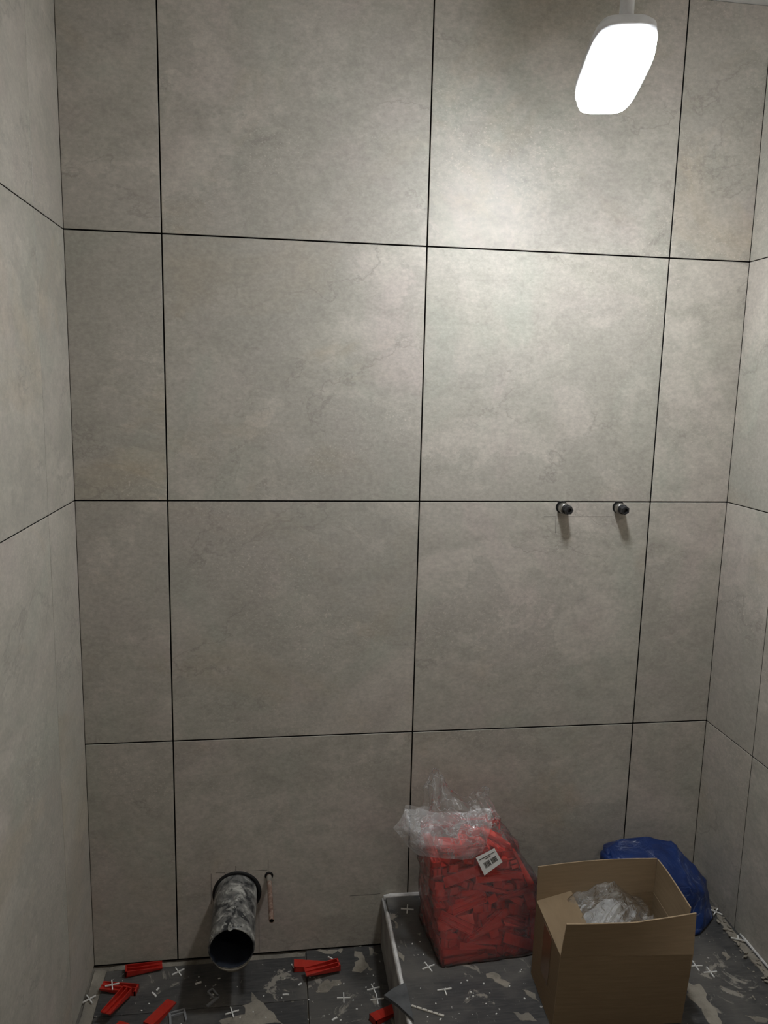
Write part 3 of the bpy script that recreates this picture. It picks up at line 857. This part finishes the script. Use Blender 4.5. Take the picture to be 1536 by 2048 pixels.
bag = empty('clear_plastic_bag', (0.14, -0.19, PZT), 'open clear plastic bag full of red wedges leaning against the back wall', 'bag')
NA = 112
zt = WP[:, 2].max()
zs = [PZT + 0.0015, PZT + 0.004, PZT + 0.015] + list(np.arange(PZT + 0.03, zt - 0.012, 0.014)) + [zt - 0.004]
angs = [2 * math.pi * i / NA for i in range(NA)]
cen, rad = [], []
for z in zs:
    sel = WP[np.abs(WP[:, 2] - z) < 0.024]
    H = hull2d(sel[:, :2])
    c = ((sel[:, 0].min() + sel[:, 0].max()) / 2, (sel[:, 1].min() + sel[:, 1].max()) / 2)
    cen.append(c)
    rad.append([ray_hull(H, c, (math.cos(a), math.sin(a))) for a in angs])
cen = np.array(cen)
rad = np.array(rad)
body_rings = []
for j, z in enumerate(zs):
    ring = []
    for i, a in enumerate(angs):
        r = rad[max(0, j - 1):j + 2, i].max() * 0.6 + rad[j, i] * 0.4
        cx = cen[max(0, j - 1):j + 2, 0].mean()
        cy = cen[max(0, j - 1):j + 2, 1].mean()
        p = Vector((cx + math.cos(a) * r, cy + math.sin(a) * r, z))
        w = abs(noise.noise(p * 22)) * 0.006 + abs(noise.noise(p * 60 + Vector((4, 4, 4)))) * 0.003
        off = 0.003 + w if j > 0 else 0.0
        if j == 0:
            off = -0.01
        ring.append(p + Vector((math.cos(a), math.sin(a), 0)) * off)
    for p in ring:
        p.y = min(p.y, -0.012)
    body_rings.append(ring)
# neck: the gathered film above the contents, flattened back against the wall
top_c = cen[-1]
neck = [  # z, centre x, centre y, half width, half depth, pleat
    (zt + 0.010, 0.103, -0.140, 0.100, 0.050, 0.004),
    (0.438, 0.103, -0.132, 0.101, 0.046, 0.007),
    (0.446, 0.102, -0.125, 0.100, 0.042, 0.009),
    (0.454, 0.101, -0.118, 0.096, 0.038, 0.010),
    (0.462, 0.100, -0.110, 0.090, 0.034, 0.010),
    (0.470, 0.098, -0.103, 0.086, 0.030, 0.010),
    (0.478, 0.097, -0.097, 0.084, 0.026, 0.009),
    (0.486, 0.098, -0.093, 0.084, 0.022, 0.008)]
neck_rings = []
for j, (z, cx, cy, hx, hy, pl) in enumerate(neck):
    ring = []
    for i, a in enumerate(angs):
        c, s = math.cos(a), math.sin(a)
        f = abs(noise.noise(Vector((c * 2.6, s * 2.6, z * 9)))) * 2.0 + noise.noise(Vector((c * 6, s * 6, z * 24 + 3))) * 0.8
        k = pl * f
        x = cx + c * (hx - k)
        y = cy + s * (hy - k * 1.2)
        zz = z + 0.006 * noise.noise(Vector((x * 40, y * 40, z * 30)))
        wj = max(0.0, (j - 1) / (len(neck) - 2)) ** 1.2     # ragged open mouth: a tall peak left, a lower corner right
        zz += wj * (0.064 * math.exp(-((x - 0.046) / 0.030) ** 2) + 0.016 * math.exp(-((x - 0.176) / 0.016) ** 2) - 0.016 * math.exp(-((x - 0.125) / 0.03) ** 2))
        ring.append(Vector((x, min(y, -0.012), zz)))
    neck_rings.append(ring)
off = Vector(bag.location)
bm = bmesh.new()
add_ring_tube(bm, [[p - off for p in r] for r in body_rings + neck_rings[:2]], (True, False))
link('bag_body', bm, FILM, bag, True)
bm = bmesh.new()
add_ring_tube(bm, [[p - off for p in r] for r in neck_rings[1:]], (False, False))
bmesh.ops.subdivide_edges(bm, edges=bm.edges[:], cuts=1, use_grid_fill=True)
for v in bm.verts:
    nv = noise.noise_vector(v.co * 45)
    v.co += nv * 0.004
link('bag_neck', bm, FILM_NECK, bag, True)

# thin whiter tube added along the open mouth as its bright edge highlight
bm = bmesh.new()
mouth = [p - off for p in neck_rings[-1]]
add_ring_tube(bm, [[p + Vector((math.cos(k * 2.094), math.sin(k * 2.094) * 0.6, math.sin(k * 2.094))) * 0.0008 for k in range(3)] for p in mouth], loop=True)
for v in bm.verts:
    v.co += noise.noise_vector(v.co * 45) * 0.004
link('bag_rim', bm, FILM_FOLD, bag, True)

def crumple(name, c, rx, ry, rz, rot, mat, parent, amp=0.35, seed=0.0, sub=4, freq=2.2):
    bm = bmesh.new()
    bmesh.ops.create_icosphere(bm, subdivisions=sub, radius=1.0)
    Mx = Matrix.Rotation(rot[2], 4, 'Z') @ Matrix.Rotation(rot[1], 4, 'Y') @ Matrix.Rotation(rot[0], 4, 'X') @ Matrix.Diagonal((rx, ry, rz, 1))
    for v in bm.verts:
        p = v.co.copy()
        k = 1 - amp * (1 - abs(noise.noise(p * freq + Vector((seed, 0, 0)))) * 2.2) * 0.6 - amp * 0.45 * abs(noise.noise(p * freq * 2.6 + Vector((0, seed, 0))))
        v.co = Mx @ (p * k) + Vector(c) - Vector(parent.location)
    return link(name, bm, mat, parent, True)
# the folded-over flap of film that puffs out to the left and droops across the front
def film_sheet(name, grid, mat, parent, amp=0.006, seed=0.0, cuts=5, freq=26):
    """a crumpled sheet of film stretched over a small grid of points"""
    bm = bmesh.new()
    V = [[bm.verts.new(Vector(p) - Vector(parent.location)) for p in r] for r in grid]
    for j in range(len(V) - 1):
        for i in range(len(V[0]) - 1):
            bm.faces.new((V[j][i], V[j][i + 1], V[j + 1][i + 1], V[j + 1][i]))
    bmesh.ops.subdivide_edges(bm, edges=bm.edges[:], cuts=cuts, use_grid_fill=True, smooth=0.6)
    for v in bm.verts:
        q = v.co * freq + Vector((seed, seed * 2, 0))
        n1 = noise.noise_vector(q)
        rd = 1 - 2 * abs(noise.noise(q * 1.3 + Vector((5, 0, 0))))
        v.co += n1 * amp + Vector((0.1, -1, 0.1)) * rd * amp * 0.7
    return link(name, bm, mat, parent, True)
film_sheet('folded_film', [
    [(-0.066, -0.160, 0.452), (-0.045, -0.150, 0.487), (-0.005, -0.140, 0.482), (0.050, -0.138, 0.470), (0.11, -0.140, 0.468), (0.175, -0.135, 0.470)],
    [(-0.060, -0.185, 0.440), (-0.035, -0.195, 0.462), (0.005, -0.190, 0.462), (0.060, -0.185, 0.455), (0.12, -0.182, 0.445), (0.170, -0.170, 0.445)],
    [(-0.035, -0.190, 0.412), (-0.010, -0.215, 0.425), (0.030, -0.215, 0.430), (0.075, -0.212, 0.425), (0.12, -0.205, 0.415), (0.155, -0.190, 0.415)],
    [(-0.012, -0.185, 0.392), (0.010, -0.208, 0.395), (0.045, -0.215, 0.395), (0.080, -0.214, 0.392), (0.11, -0.210, 0.388), (0.140, -0.195, 0.392)]], FILM_FOLD, bag, 0.008, 1.7)
film_sheet('folded_film', [
    [(-0.058, -0.150, 0.447), (-0.035, -0.125, 0.478), (0.0, -0.120, 0.475), (0.04, -0.12, 0.47)],
    [(-0.035, -0.150, 0.420), (-0.010, -0.140, 0.435), (0.02, -0.14, 0.435), (0.05, -0.14, 0.43)],
    [(-0.006, -0.165, 0.388), (0.010, -0.165, 0.392), (0.03, -0.165, 0.395), (0.05, -0.165, 0.395)]], FILM_FOLD, bag, 0.008, 6.1)
# barcode label on the upper right of the bag
lab = [Vector(p) for p in ((0.1225, -0.2015, 0.3905), (0.168, -0.1985, 0.410), (0.188, -0.2035, 0.376), (0.1435, -0.2085, 0.347))]
bm = bmesh.new()
ln = (lab[1] - lab[0]).cross(lab[3] - lab[0]).normalized()
if ln.y > 0:
    ln = -ln
FRONT = Vector((0, -0.012, 0))
lab = [p + FRONT for p in lab]
add_hexa(bm, [p - off for p in lab], [p - off + ln * 0.0004 for p in lab])
label_o = link('label', bm, PAPER, bag)
label_o['label'] = 'white paper label with a barcode'
def on_label(u, v):
    a = lab[0].lerp(lab[1], u)
    b = lab[3].lerp(lab[2], u)
    return a.lerp(b, v) - off + ln * 0.0005
def label_bar(bm, u0, u1, v0, v1):
    p = [on_label(u0, v0), on_label(u1, v0), on_label(u1, v1), on_label(u0, v1)]
    add_hexa(bm, p, [q + ln * 0.00025 for q in p])
bm = bmesh.new()
rb = random.Random(3)
u = 0.20
while u < 0.86:
    w = rb.choice((0.010, 0.014, 0.022, 0.03))
    if not 0.52 < u < 0.56:
        label_bar(bm, u, min(u + w, 0.87), 0.43, 0.74)
    u += w + rb.choice((0.009, 0.013, 0.02))
link('barcode', bm, INK, label_o)
bm = bmesh.new()
for v0, ua, ub in ((0.17, 0.10, 0.92), (0.27, 0.36, 0.66)):
    u = ua
    while u < ub:
        w = rb.uniform(0.012, 0.03)
        label_bar(bm, u, u + w, v0, v0 + 0.045)
        u += w + rb.uniform(0.006, 0.016)
link('small_print', bm, INK, label_o)

# ---------------------------------------------------------------- cardboard box
box = empty('cardboard_box', (0.375, -0.40, PZT), 'open brown cardboard box with raised flaps, filled with clear crinkled film', 'box')
BO = Vector(box.location)
B_FL, B_FR, B_BR, B_BL = (Vector(p) for p in ((0.230, -0.478, 0.1565), (0.515, -0.488, 0.1565), (0.523, -0.315, 0.1565), (0.238, -0.314, 0.1565)))
R_FL, R_FR, R_BR, R_BL = (Vector(p) for p in ((0.2345, -0.486, 0.336), (0.515, -0.508, 0.336), (0.531, -0.304, 0.336), (0.242, -0.310, 0.336)))
cc = (B_FL + B_BR) / 2

def panel(name, pts, thick, parent, mat=CARD, inward=None, cuts=0, bend=None):
    """a sheet of board: the quad or polygon thickened towards `inward`"""
    P = [Vector(p) for p in pts]
    n = (P[1] - P[0]).cross(P[-1] - P[0]).normalized()
    if inward is not None and n.dot(Vector(inward) - P[0]) < 0:
        n = -n
    bm = bmesh.new()
    if cuts and len(P) == 4:
        N, K = cuts, 6
        g = []
        for j in range(K + 1):
            g.append([P[0].lerp(P[1], i / N).lerp(P[3].lerp(P[2], i / N), j / K) for i in range(N + 1)])
        if bend:
            for j in range(K + 1):
                for i in range(N + 1):
                    g[j][i] = g[j][i] + bend(i / N, j / K)
        A = [[bm.verts.new(p - BO) for p in r] for r in g]
        B = [[bm.verts.new(p - BO + n * thick) for p in r] for r in g]
        for j in range(K):
            for i in range(N):
                bm.faces.new((A[j][i], A[j][i + 1], A[j + 1][i + 1], A[j + 1][i]))
                bm.faces.new((B[j][i], B[j + 1][i], B[j + 1][i + 1], B[j][i + 1]))
        for j in range(K):
            for i in (0, N):
                bm.faces.new((A[j][i], A[j + 1][i], B[j + 1][i], B[j][i])).material_index = 1
        for i in range(N):
            for j in (0, K):
                bm.faces.new((A[j][i], A[j][i + 1], B[j][i + 1], B[j][i])).material_index = 1
    else:
        a = [bm.verts.new(p - BO) for p in P]
        b = [bm.verts.new(p - BO + n * thick) for p in P]
        bm.faces.new(a)
        bm.faces.new(b[::-1])
        for i in range(len(P)):
            bm.faces.new((a[i], a[(i + 1) % len(P)], b[(i + 1) % len(P)], b[i])).material_index = 1
    return link(name, bm, [mat, CARD_EDGE], parent)
TH = 0.003
out3 = lambda v: Vector(v)
panel('box_bottom', (B_FL, B_FR, B_BR, B_BL), TH, box, inward=cc + Vector((0, 0, 0.1)))
bulge = lambda u, v: Vector((0, -0.004 * math.sin(math.pi * u) * math.sin(math.pi * v), 0))
panel('front_panel', (B_FL, B_FR, R_FR, R_FL), TH, box, inward=cc, cuts=10, bend=bulge)
panel('back_panel', (B_BL, B_BR, R_BR, R_BL), TH, box, inward=cc)
panel('left_panel', (B_FL, B_BL, R_BL, R_FL), TH, box, inward=cc)
panel('right_panel', (B_FR, B_BR, R_BR, R_FR), TH, box, inward=cc)
F_TL, F_TR = Vector((0.2405, -0.492, 0.4155)), Vector((0.5255, -0.489, 0.4165))
def front_bend(u, v):
    return Vector((0, -0.004 * v * math.sin(u * math.pi), -0.0045 * v * math.sin(math.pi * u) - 0.002 * v * math.exp(-((u - 0.5) / 0.12) ** 2)))
ff = panel('flap', (R_FL + Vector((0, 0, 0.0006)), R_FR + Vector((0, 0, 0.0006)), F_TR, F_TL), TH, box, inward=cc, cuts=24, bend=front_bend)
bb = panel('flap', (R_BL + Vector((0, 0, 0.0006)), R_BR + Vector((0, 0, 0.0006)), Vector((0.534, -0.297, 0.417)), Vector((0.2455, -0.2985, 0.4165))), TH, box, inward=cc, cuts=16,
           bend=lambda u, v: Vector((0, 0.004 * v * math.sin(math.pi * u), 0.003 * v * math.sin(math.pi * u))))
panel('flap', (R_BR + Vector((0, -0.004, 0.0006)), R_BR.lerp(R_FR, 0.80) + Vector((0.001, 0, 0.0006)), Vector((0.5235, -0.468, 0.392)), Vector((0.5270, -0.466, 0.413)),
               Vector((0.5315, -0.40, 0.4165)), Vector((0.535, -0.34, 0.4185)), Vector((0.5365, -0.302, 0.4165))), TH, box, inward=cc + Vector((0, 0, 0.2)))
panel('flap', (R_FL + Vector((0.0005, 0.003, 0.0008)), R_BL + Vector((0.0005, -0.003, 0.0008)), Vector((0.326, -0.301, 0.353)), Vector((0.3185, -0.415, 0.353)), Vector((0.30, -0.44, 0.350))), 0.0028, box, inward=cc + Vector((0, 0, 0.5)))
# brown tape on the left side of the box
tl = [B_FL.lerp(B_BL, 0.32).lerp(R_FL.lerp(R_BL, 0.32), 0.35), B_FL.lerp(B_BL, 0.62).lerp(R_FL.lerp(R_BL, 0.62), 0.35),
      R_FL.lerp(R_BL, 0.62), R_FL.lerp(R_BL, 0.32)]
panel('packing_tape', [p + Vector((-0.0006, 0, -0.001)) for p in tl], 0.0005, box, TAPE, inward=cc - Vector((1, 0, 0)))

# clear film bags lying in the box
fb = empty('film_bag', (0.39, -0.40, 0.25), 'crinkled clear film bag with pale contents, lying in the cardboard box', 'bag')
FO = Vector(fb.location)
def mound(u, v):
    x = 0.246 + 0.262 * u
    y = -0.478 + 0.158 * v + 0.003
    ridge = math.exp(-((u - 0.58) / 0.27) ** 2) * 0.056 + math.exp(-((u - 0.30) / 0.10) ** 2) * 0.020
    z = 0.322 + ridge * (0.40 + 0.60 * v) + 0.006 * v
    s_ = x * 0.55 - y * 0.835                      # long folds run down from the ridge to the right
    t_ = x * 0.835 + y * 0.55
    z += 0.021 * (0.42 - abs(noise.noise(Vector((t_ * 7, s_ * 30, 5))))) + 0.015 * (0.38 - abs(noise.noise(Vector((t_ * 16, s_ * 62, 9)))))
    z += 0.005 * noise.noise(Vector((x * 40, y * 40, 2)))
    e = min(u, 1 - u, v, 1 - v)
    z -= 0.05 * max(0, 0.10 - e) / 0.10
    return Vector((x, y, z))
bm = bmesh.new()
NU, NV = 110, 70
g = [[bm.verts.new(mound(i / NU, j / NV) - FO) for i in range(NU + 1)] for j in range(NV + 1)]
for j in range(NV):
    for i in range(NU):
        bm.faces.new((g[j][i], g[j][i + 1], g[j + 1][i + 1], g[j + 1][i]))
link('film', bm, FILM_BOX, fb, True)
bm = bmesh.new()
NU, NV = 50, 30
def under(u, v):
    p = mound(0.03 + u * 0.94, 0.04 + v * 0.92)
    return Vector((p.x, p.y, 0.318 + (p.z - 0.322) * 0.55 - 0.008))
g = [[bm.verts.new(under(i / NU, j / NV) - FO) for i in range(NU + 1)] for j in range(NV + 1)]
for j in range(NV):
    for i in range(NU):
        bm.faces.new((g[j][i], g[j][i + 1], g[j + 1][i + 1], g[j + 1][i]))
lowr = []
rim = [g[0][i] for i in range(NU + 1)] + [g[j][NU] for j in range(1, NV + 1)] + [g[NV][i] for i in range(NU - 1, -1, -1)] + [g[j][0] for j in range(NV - 1, 0, -1)]
low = [bm.verts.new((v.co.x, v.co.y, 0.1605 - FO.z)) for v in rim]
for i in range(len(rim)):
    k = (i + 1) % len(rim)
    bm.faces.new((rim[i], rim[k], low[k], low[i]))
bm.faces.new(low)
link('contents', bm, INNER_WHITE, fb, True)

# ---------------------------------------------------------------- blue bag in the right corner
blue = empty('blue_bag', (0.65, -0.14, PZT), 'crumpled dark blue plastic bag slumped in the right corner behind the box', 'bag')
PB = [(0.515, -0.045, 0.157), (0.505, -0.21, 0.157), (0.60, -0.245, 0.157), (0.70, -0.236, 0.157), (0.77, -0.185, 0.157), (0.782, -0.08, 0.157), (0.76, -0.035, 0.157),
      (0.508, -0.088, 0.305), (0.505, -0.15, 0.290), (0.56, -0.06, 0.315), (0.633, -0.075, 0.329), (0.688, -0.092, 0.3225), (0.70, -0.03, 0.285), (0.735, -0.11, 0.272), (0.782, -0.120, 0.222), (0.788, -0.13, 0.19),
      (0.786, -0.145, 0.168), (0.60, -0.20, 0.30), (0.68, -0.21, 0.27), (0.735, -0.19, 0.235), (0.715, -0.225, 0.19), (0.53, -0.03, 0.28), (0.77, -0.03, 0.2)]
bm = bmesh.new()
for p in PB:
    bm.verts.new(Vector(p) - Vector(blue.location))
hull = bmesh.ops.convex_hull(bm, input=bm.verts[:])
bmesh.ops.delete(bm, geom=[v for v in hull['geom_interior'] if isinstance(v, bmesh.types.BMVert)], context='VERTS')
bmesh.ops.triangulate(bm, faces=bm.faces[:])
for it in range(4):
    bmesh.ops.subdivide_edges(bm, edges=[e for e in bm.edges if e.calc_length() > 0.012], cuts=1)
    bmesh.ops.triangulate(bm, faces=bm.faces[:])
bm.normal_update()
for v in bm.verts:
    p = v.co
    k = 0.007 * (0.3 - abs(noise.noise(p * 11)) * 1.8) + 0.0035 * (0.4 - abs(noise.noise(p * 30)) * 1.6)
    v.co = p + v.normal * k
    v.co.z = max(v.co.z, 0.0045)
    v.co.x = min(v.co.x, 0.797 - 0.65)
    v.co.y = min(v.co.y, -0.014 + 0.14)
link('bag_body', bm, BLUE, blue, True)
bm = bmesh.new()   # a twisted tail of film at the upper left end
tl0 = Vector((0.508, -0.10, 0.300)) - Vector(blue.location)
film_rings = []
for j in range(7):
    t = j / 6
    c = tl0 + Vector((-0.006 * t, -0.004 * t, -0.05 * t))
    film_rings.append([c + Vector((math.cos(a) * (0.010 + 0.004 * math.sin(3 * a + 4 * t)), math.sin(a) * (0.028 - 0.012 * t + 0.004 * math.cos(5 * a + 3 * t)), 0.006 * math.cos(a))) for a in [2 * math.pi * i / 24 for i in range(24)]])
add_ring_tube(bm, film_rings)
link('gathered_end', bm, BLUE, blue, True)

# ---------------------------------------------------------------- small things on the floor
def bars(name, strokes, mat, label, cat, group=None, loc=(0, 0, 0), rot=(0, 0, 0), w=0.0026, h=0.003):
    """flat plastic bars joined along strokes ((x0,y0,x1,y1[,w])) in local coordinates"""
    bm = bmesh.new()
    for s in strokes:
        a, b = Vector((s[0], s[1], 0)), Vector((s[2], s[3], 0))
        ww = (s[4] if len(s) > 4 else w) / 2
        d = (b - a).normalized()
        q = Vector((-d.y, d.x, 0)) * ww
        add_hexa(bm, [a - q, b - q, b + q, a + q], [p + Vector((0, 0, h)) for p in (a - q, b - q, b + q, a + q)])
    o = link(name, bm, mat)
    o.location = loc
    o.rotation_euler = rot
    return tag(o, label, cat, group)

X = 0.0165
cross = [(-X, 0, X, 0), (0, -X, 0, X)]
tee = [(-X, 0, X, 0), (0, -X, 0, 0)]
GS = 'white tile spacers scattered about'
for x, y, z, a, strokes, label, tl_ in (
    (-0.595, -0.045, 0.0085, 0.55, cross, 'white cross spacer on the floor between the left wedges and the fat pipe', (0, 0)),
    (-0.748, -0.088, 0.0225, 0.25, cross, 'white cross spacer lying on a red wedge by the left wall', (0.0, 0.05)),
    (-0.797, -0.112, 0.0085, 0.62, cross, 'white cross spacer on the mortar strip at the foot of the left wall', (0, 0)),
    (-0.452, -0.192, 0.0100, 0.3, cross, 'dusty white cross spacer on the mortar smear in front of the fat pipe', (0.05, 0.02)),
    (-0.184, -0.176, 0.0090, -0.06, cross, 'white cross spacer lying alone on the dark low floor, lower middle', (0, 0)),
    (-0.108, -0.155, 0.0090, 0.22, cross, 'white cross spacer farther back of the two beside the platform edge', (0, 0)),
    (-0.103, -0.189, 0.0090, 0.02, cross, 'white cross spacer nearer of the two beside the platform edge', (0, 0)),
    (-0.012, -0.066, PZT + 0.0005, -0.22, cross, 'white cross spacer on the back left corner of the platform', (0, 0)),
    (0.004, -0.271, PZT + 0.0005, 0.35, cross, 'white cross spacer touching the front left foot of the red bag', (0, 0)),
    (0.027, -0.342, PZT + 0.0005, 0.08, tee, 'white T-shaped spacer on the platform in front of the red bag', (0, 0)),
    (0.786, -0.165, PZT + 0.0045, 0.75, cross, 'white cross spacer by the right wall beside the blue bag', (0, 0)),
    (0.784, -0.268, PZT + 0.0050, 2.62, [(-X, 0, X, 0), (0, 0, 0, -X)], 'white broken spacer on the mortar crumbs along the right wall', (0.05, 0.03)),
    (0.634, -0.336, PZT + 0.0005, -0.04, cross, 'white cross spacer right of the box, closer to the box', (0, 0)),
    (0.658, -0.358, PZT + 0.0005, 0.0, cross, 'white cross spacer right of the box, farther from the box', (0, 0))):
    bars('tile_spacer', strokes, WHITE, label, 'spacer', GS, (x, y, z), (tl_[0], tl_[1], a), 0.0025, 0.0028)

GC = 'broken white spacer pieces'
for (xa, ya, xb, yb), z, label, w in (
    ((-0.650, -0.107, -0.638, -0.121), 0.0085, 'longer white stick of the pair right of the left wedges', 0.004),
    ((-0.640, -0.102, -0.636, -0.094), 0.0085, 'shorter white stick of the pair right of the left wedges', 0.0035),
    ((-0.548, -0.091, -0.534, -0.085), 0.0085, 'faint white stick on the floor left of the grey hooked clip', 0.004),
    ((-0.332, -0.1488, -0.317, -0.1492), 0.0085, 'small white stick in the middle of the low floor', 0.0028),
    ((-0.217, -0.241, -0.205, -0.233), 0.0090, 'small white stick near the bottom edge beside the floor joint', 0.004),
    ((-0.215, -0.054, -0.202, -0.066), 0.0260, 'white curved bit lying against the pair of stacked wedges', 0.003),
    ((-0.309, -0.050, -0.302, -0.063), 0.0090, 'white sliver at the left end of the pair of stacked wedges', 0.003),
    ((-0.293, -0.122, -0.285, -0.117), 0.0085, 'tiny white chip below the pair of stacked wedges', 0.004)):
    d = math.hypot(xb - xa, yb - ya)
    bars('plastic_chip', [(-d / 2, 0, d * 0.1, 0.0004), (d * 0.1, 0.0004, d / 2, -0.0008)], WHITE, label, 'plastic chip', GC,
         ((xa + xb) / 2, (ya + yb) / 2, z), (0, 0, math.atan2(yb - ya, xb - xa)), w, 0.0025)

# grey clips of the tile levelling system
clip = bars('levelling_clip', [(-0.515, -0.121, -0.5045, -0.1125, 0.0035), (-0.5045, -0.1125, -0.487, -0.139, 0.0035), (-0.487, -0.139, -0.5125, -0.166, 0.006),
                               (-0.515, -0.121, -0.4985, -0.142, 0.0035), (-0.4985, -0.142, -0.487, -0.139, 0.003)], CLIP,
            'grey hooked plastic clip on the dark floor in front of the fat pipe', 'clip', 'grey levelling clips', (0, 0, 0.0085), (0, 0, 0), h=0.004)
clip2 = bars('levelling_clip', [(-0.598, -0.179, -0.566, -0.171, 0.004), (-0.566, -0.171, -0.557, -0.205, 0.0045), (-0.598, -0.179, -0.590, -0.225, 0.005),
                                (-0.594, -0.188, -0.5655, -0.180, 0.003)], CLIP,
             'grey square bracket clip on the floor at the bottom edge, beside a red wedge', 'clip', 'grey levelling clips', (0, 0, 0.0085), (0, 0, 0), h=0.005)

# scrap of dark tile lying across the platform edge
bm = bmesh.new()
SC = [(-0.113, -0.357), (-0.090, -0.341), (-0.062, -0.3265), (-0.0585, -0.333), (-0.0585, -0.432), (-0.086, -0.387)]
ctr = Vector((-0.08, -0.37, 0))
add_hexa(bm, [Vector((x, y, 0)) - ctr for x, y in SC], [Vector((x, y, 0.0075)) - ctr for x, y in SC])
bmesh.ops.bevel(bm, geom=bm.edges[:], offset=0.0006, segments=1, affect='EDGES')
o = link('tile_scrap', bm, mat_plain('grey_slate_tile', (0.075, 0.077, 0.08), 0.55, 0, 0.4, 0.35, 30, 0.2))
o.location = (-0.08, -0.37, 0.1625)
tag(o, 'triangular scrap of dark grey tile lying across the white platform edge', 'tile scrap')

# off-white strip with notches beside the scrap
st = empty('notched_strip', (-0.026, -0.3945, PZT), 'narrow off-white plastic strip with dark notches beside the dark tile scrap', 'strip', rz=math.atan2(-0.041, 0.075))
bm = bmesh.new()
add_box(bm, (-0.0415, -0.0024, 0.0002), (0.0415, 0.0024, 0.0032), 0.0005)
st_bar = link('strip_bar', bm, RULE, st)
for k in range(6):
    bm = bmesh.new()
    x = -0.034 + k * 0.0125
    add_box(bm, (x, -0.0018, 0.0030), (x + 0.0016, 0.0018, 0.0035))
    link('notch', bm, INK, st)

# white specks of broken plastic and grout, too small and many to count
bm = bmesh.new()
rs = random.Random(11)
spots = [(-0.02, -0.19), (0.0, -0.185), (0.022, -0.215), (0.0, -0.228), (-0.005, -0.255), (0.07, -0.325), (0.085, -0.32), (0.045, -0.41), (0.125, -0.42), (0.11, -0.39), (0.045, -0.275)]
spots += [(rs.uniform(-0.05, 0.22), rs.uniform(-0.46, -0.30)) for _ in range(22)]
for x, y in spots:
    r = rs.uniform(0.0008, 0.0022)
    m = Matrix.Translation((x, y, PZT + r * 0.4)) @ Matrix.Rotation(rs.uniform(0, 3), 4, 'Z') @ Matrix.Diagonal((r * rs.uniform(1, 1.8), r, r * 0.6, 1))
    bmesh.ops.create_icosphere(bm, subdivisions=1, radius=1.0, matrix=m)
for k in range(48):
    x, y = rs.uniform(-0.75, -0.09), rs.uniform(-0.26, -0.03)
    r = rs.uniform(0.0008, 0.002)
    m = Matrix.Translation((x, y, 0.0085 + r * 0.4)) @ Matrix.Rotation(rs.uniform(0, 3), 4, 'Z') @ Matrix.Diagonal((r * rs.uniform(1, 2.2), r, r * 0.6, 1))
    bmesh.ops.create_icosphere(bm, subdivisions=1, radius=1.0, matrix=m)
tag(link('white_specks', bm, WHITE), 'scatter of tiny white specks over the dark floor and platform', 'debris', kind='stuff')
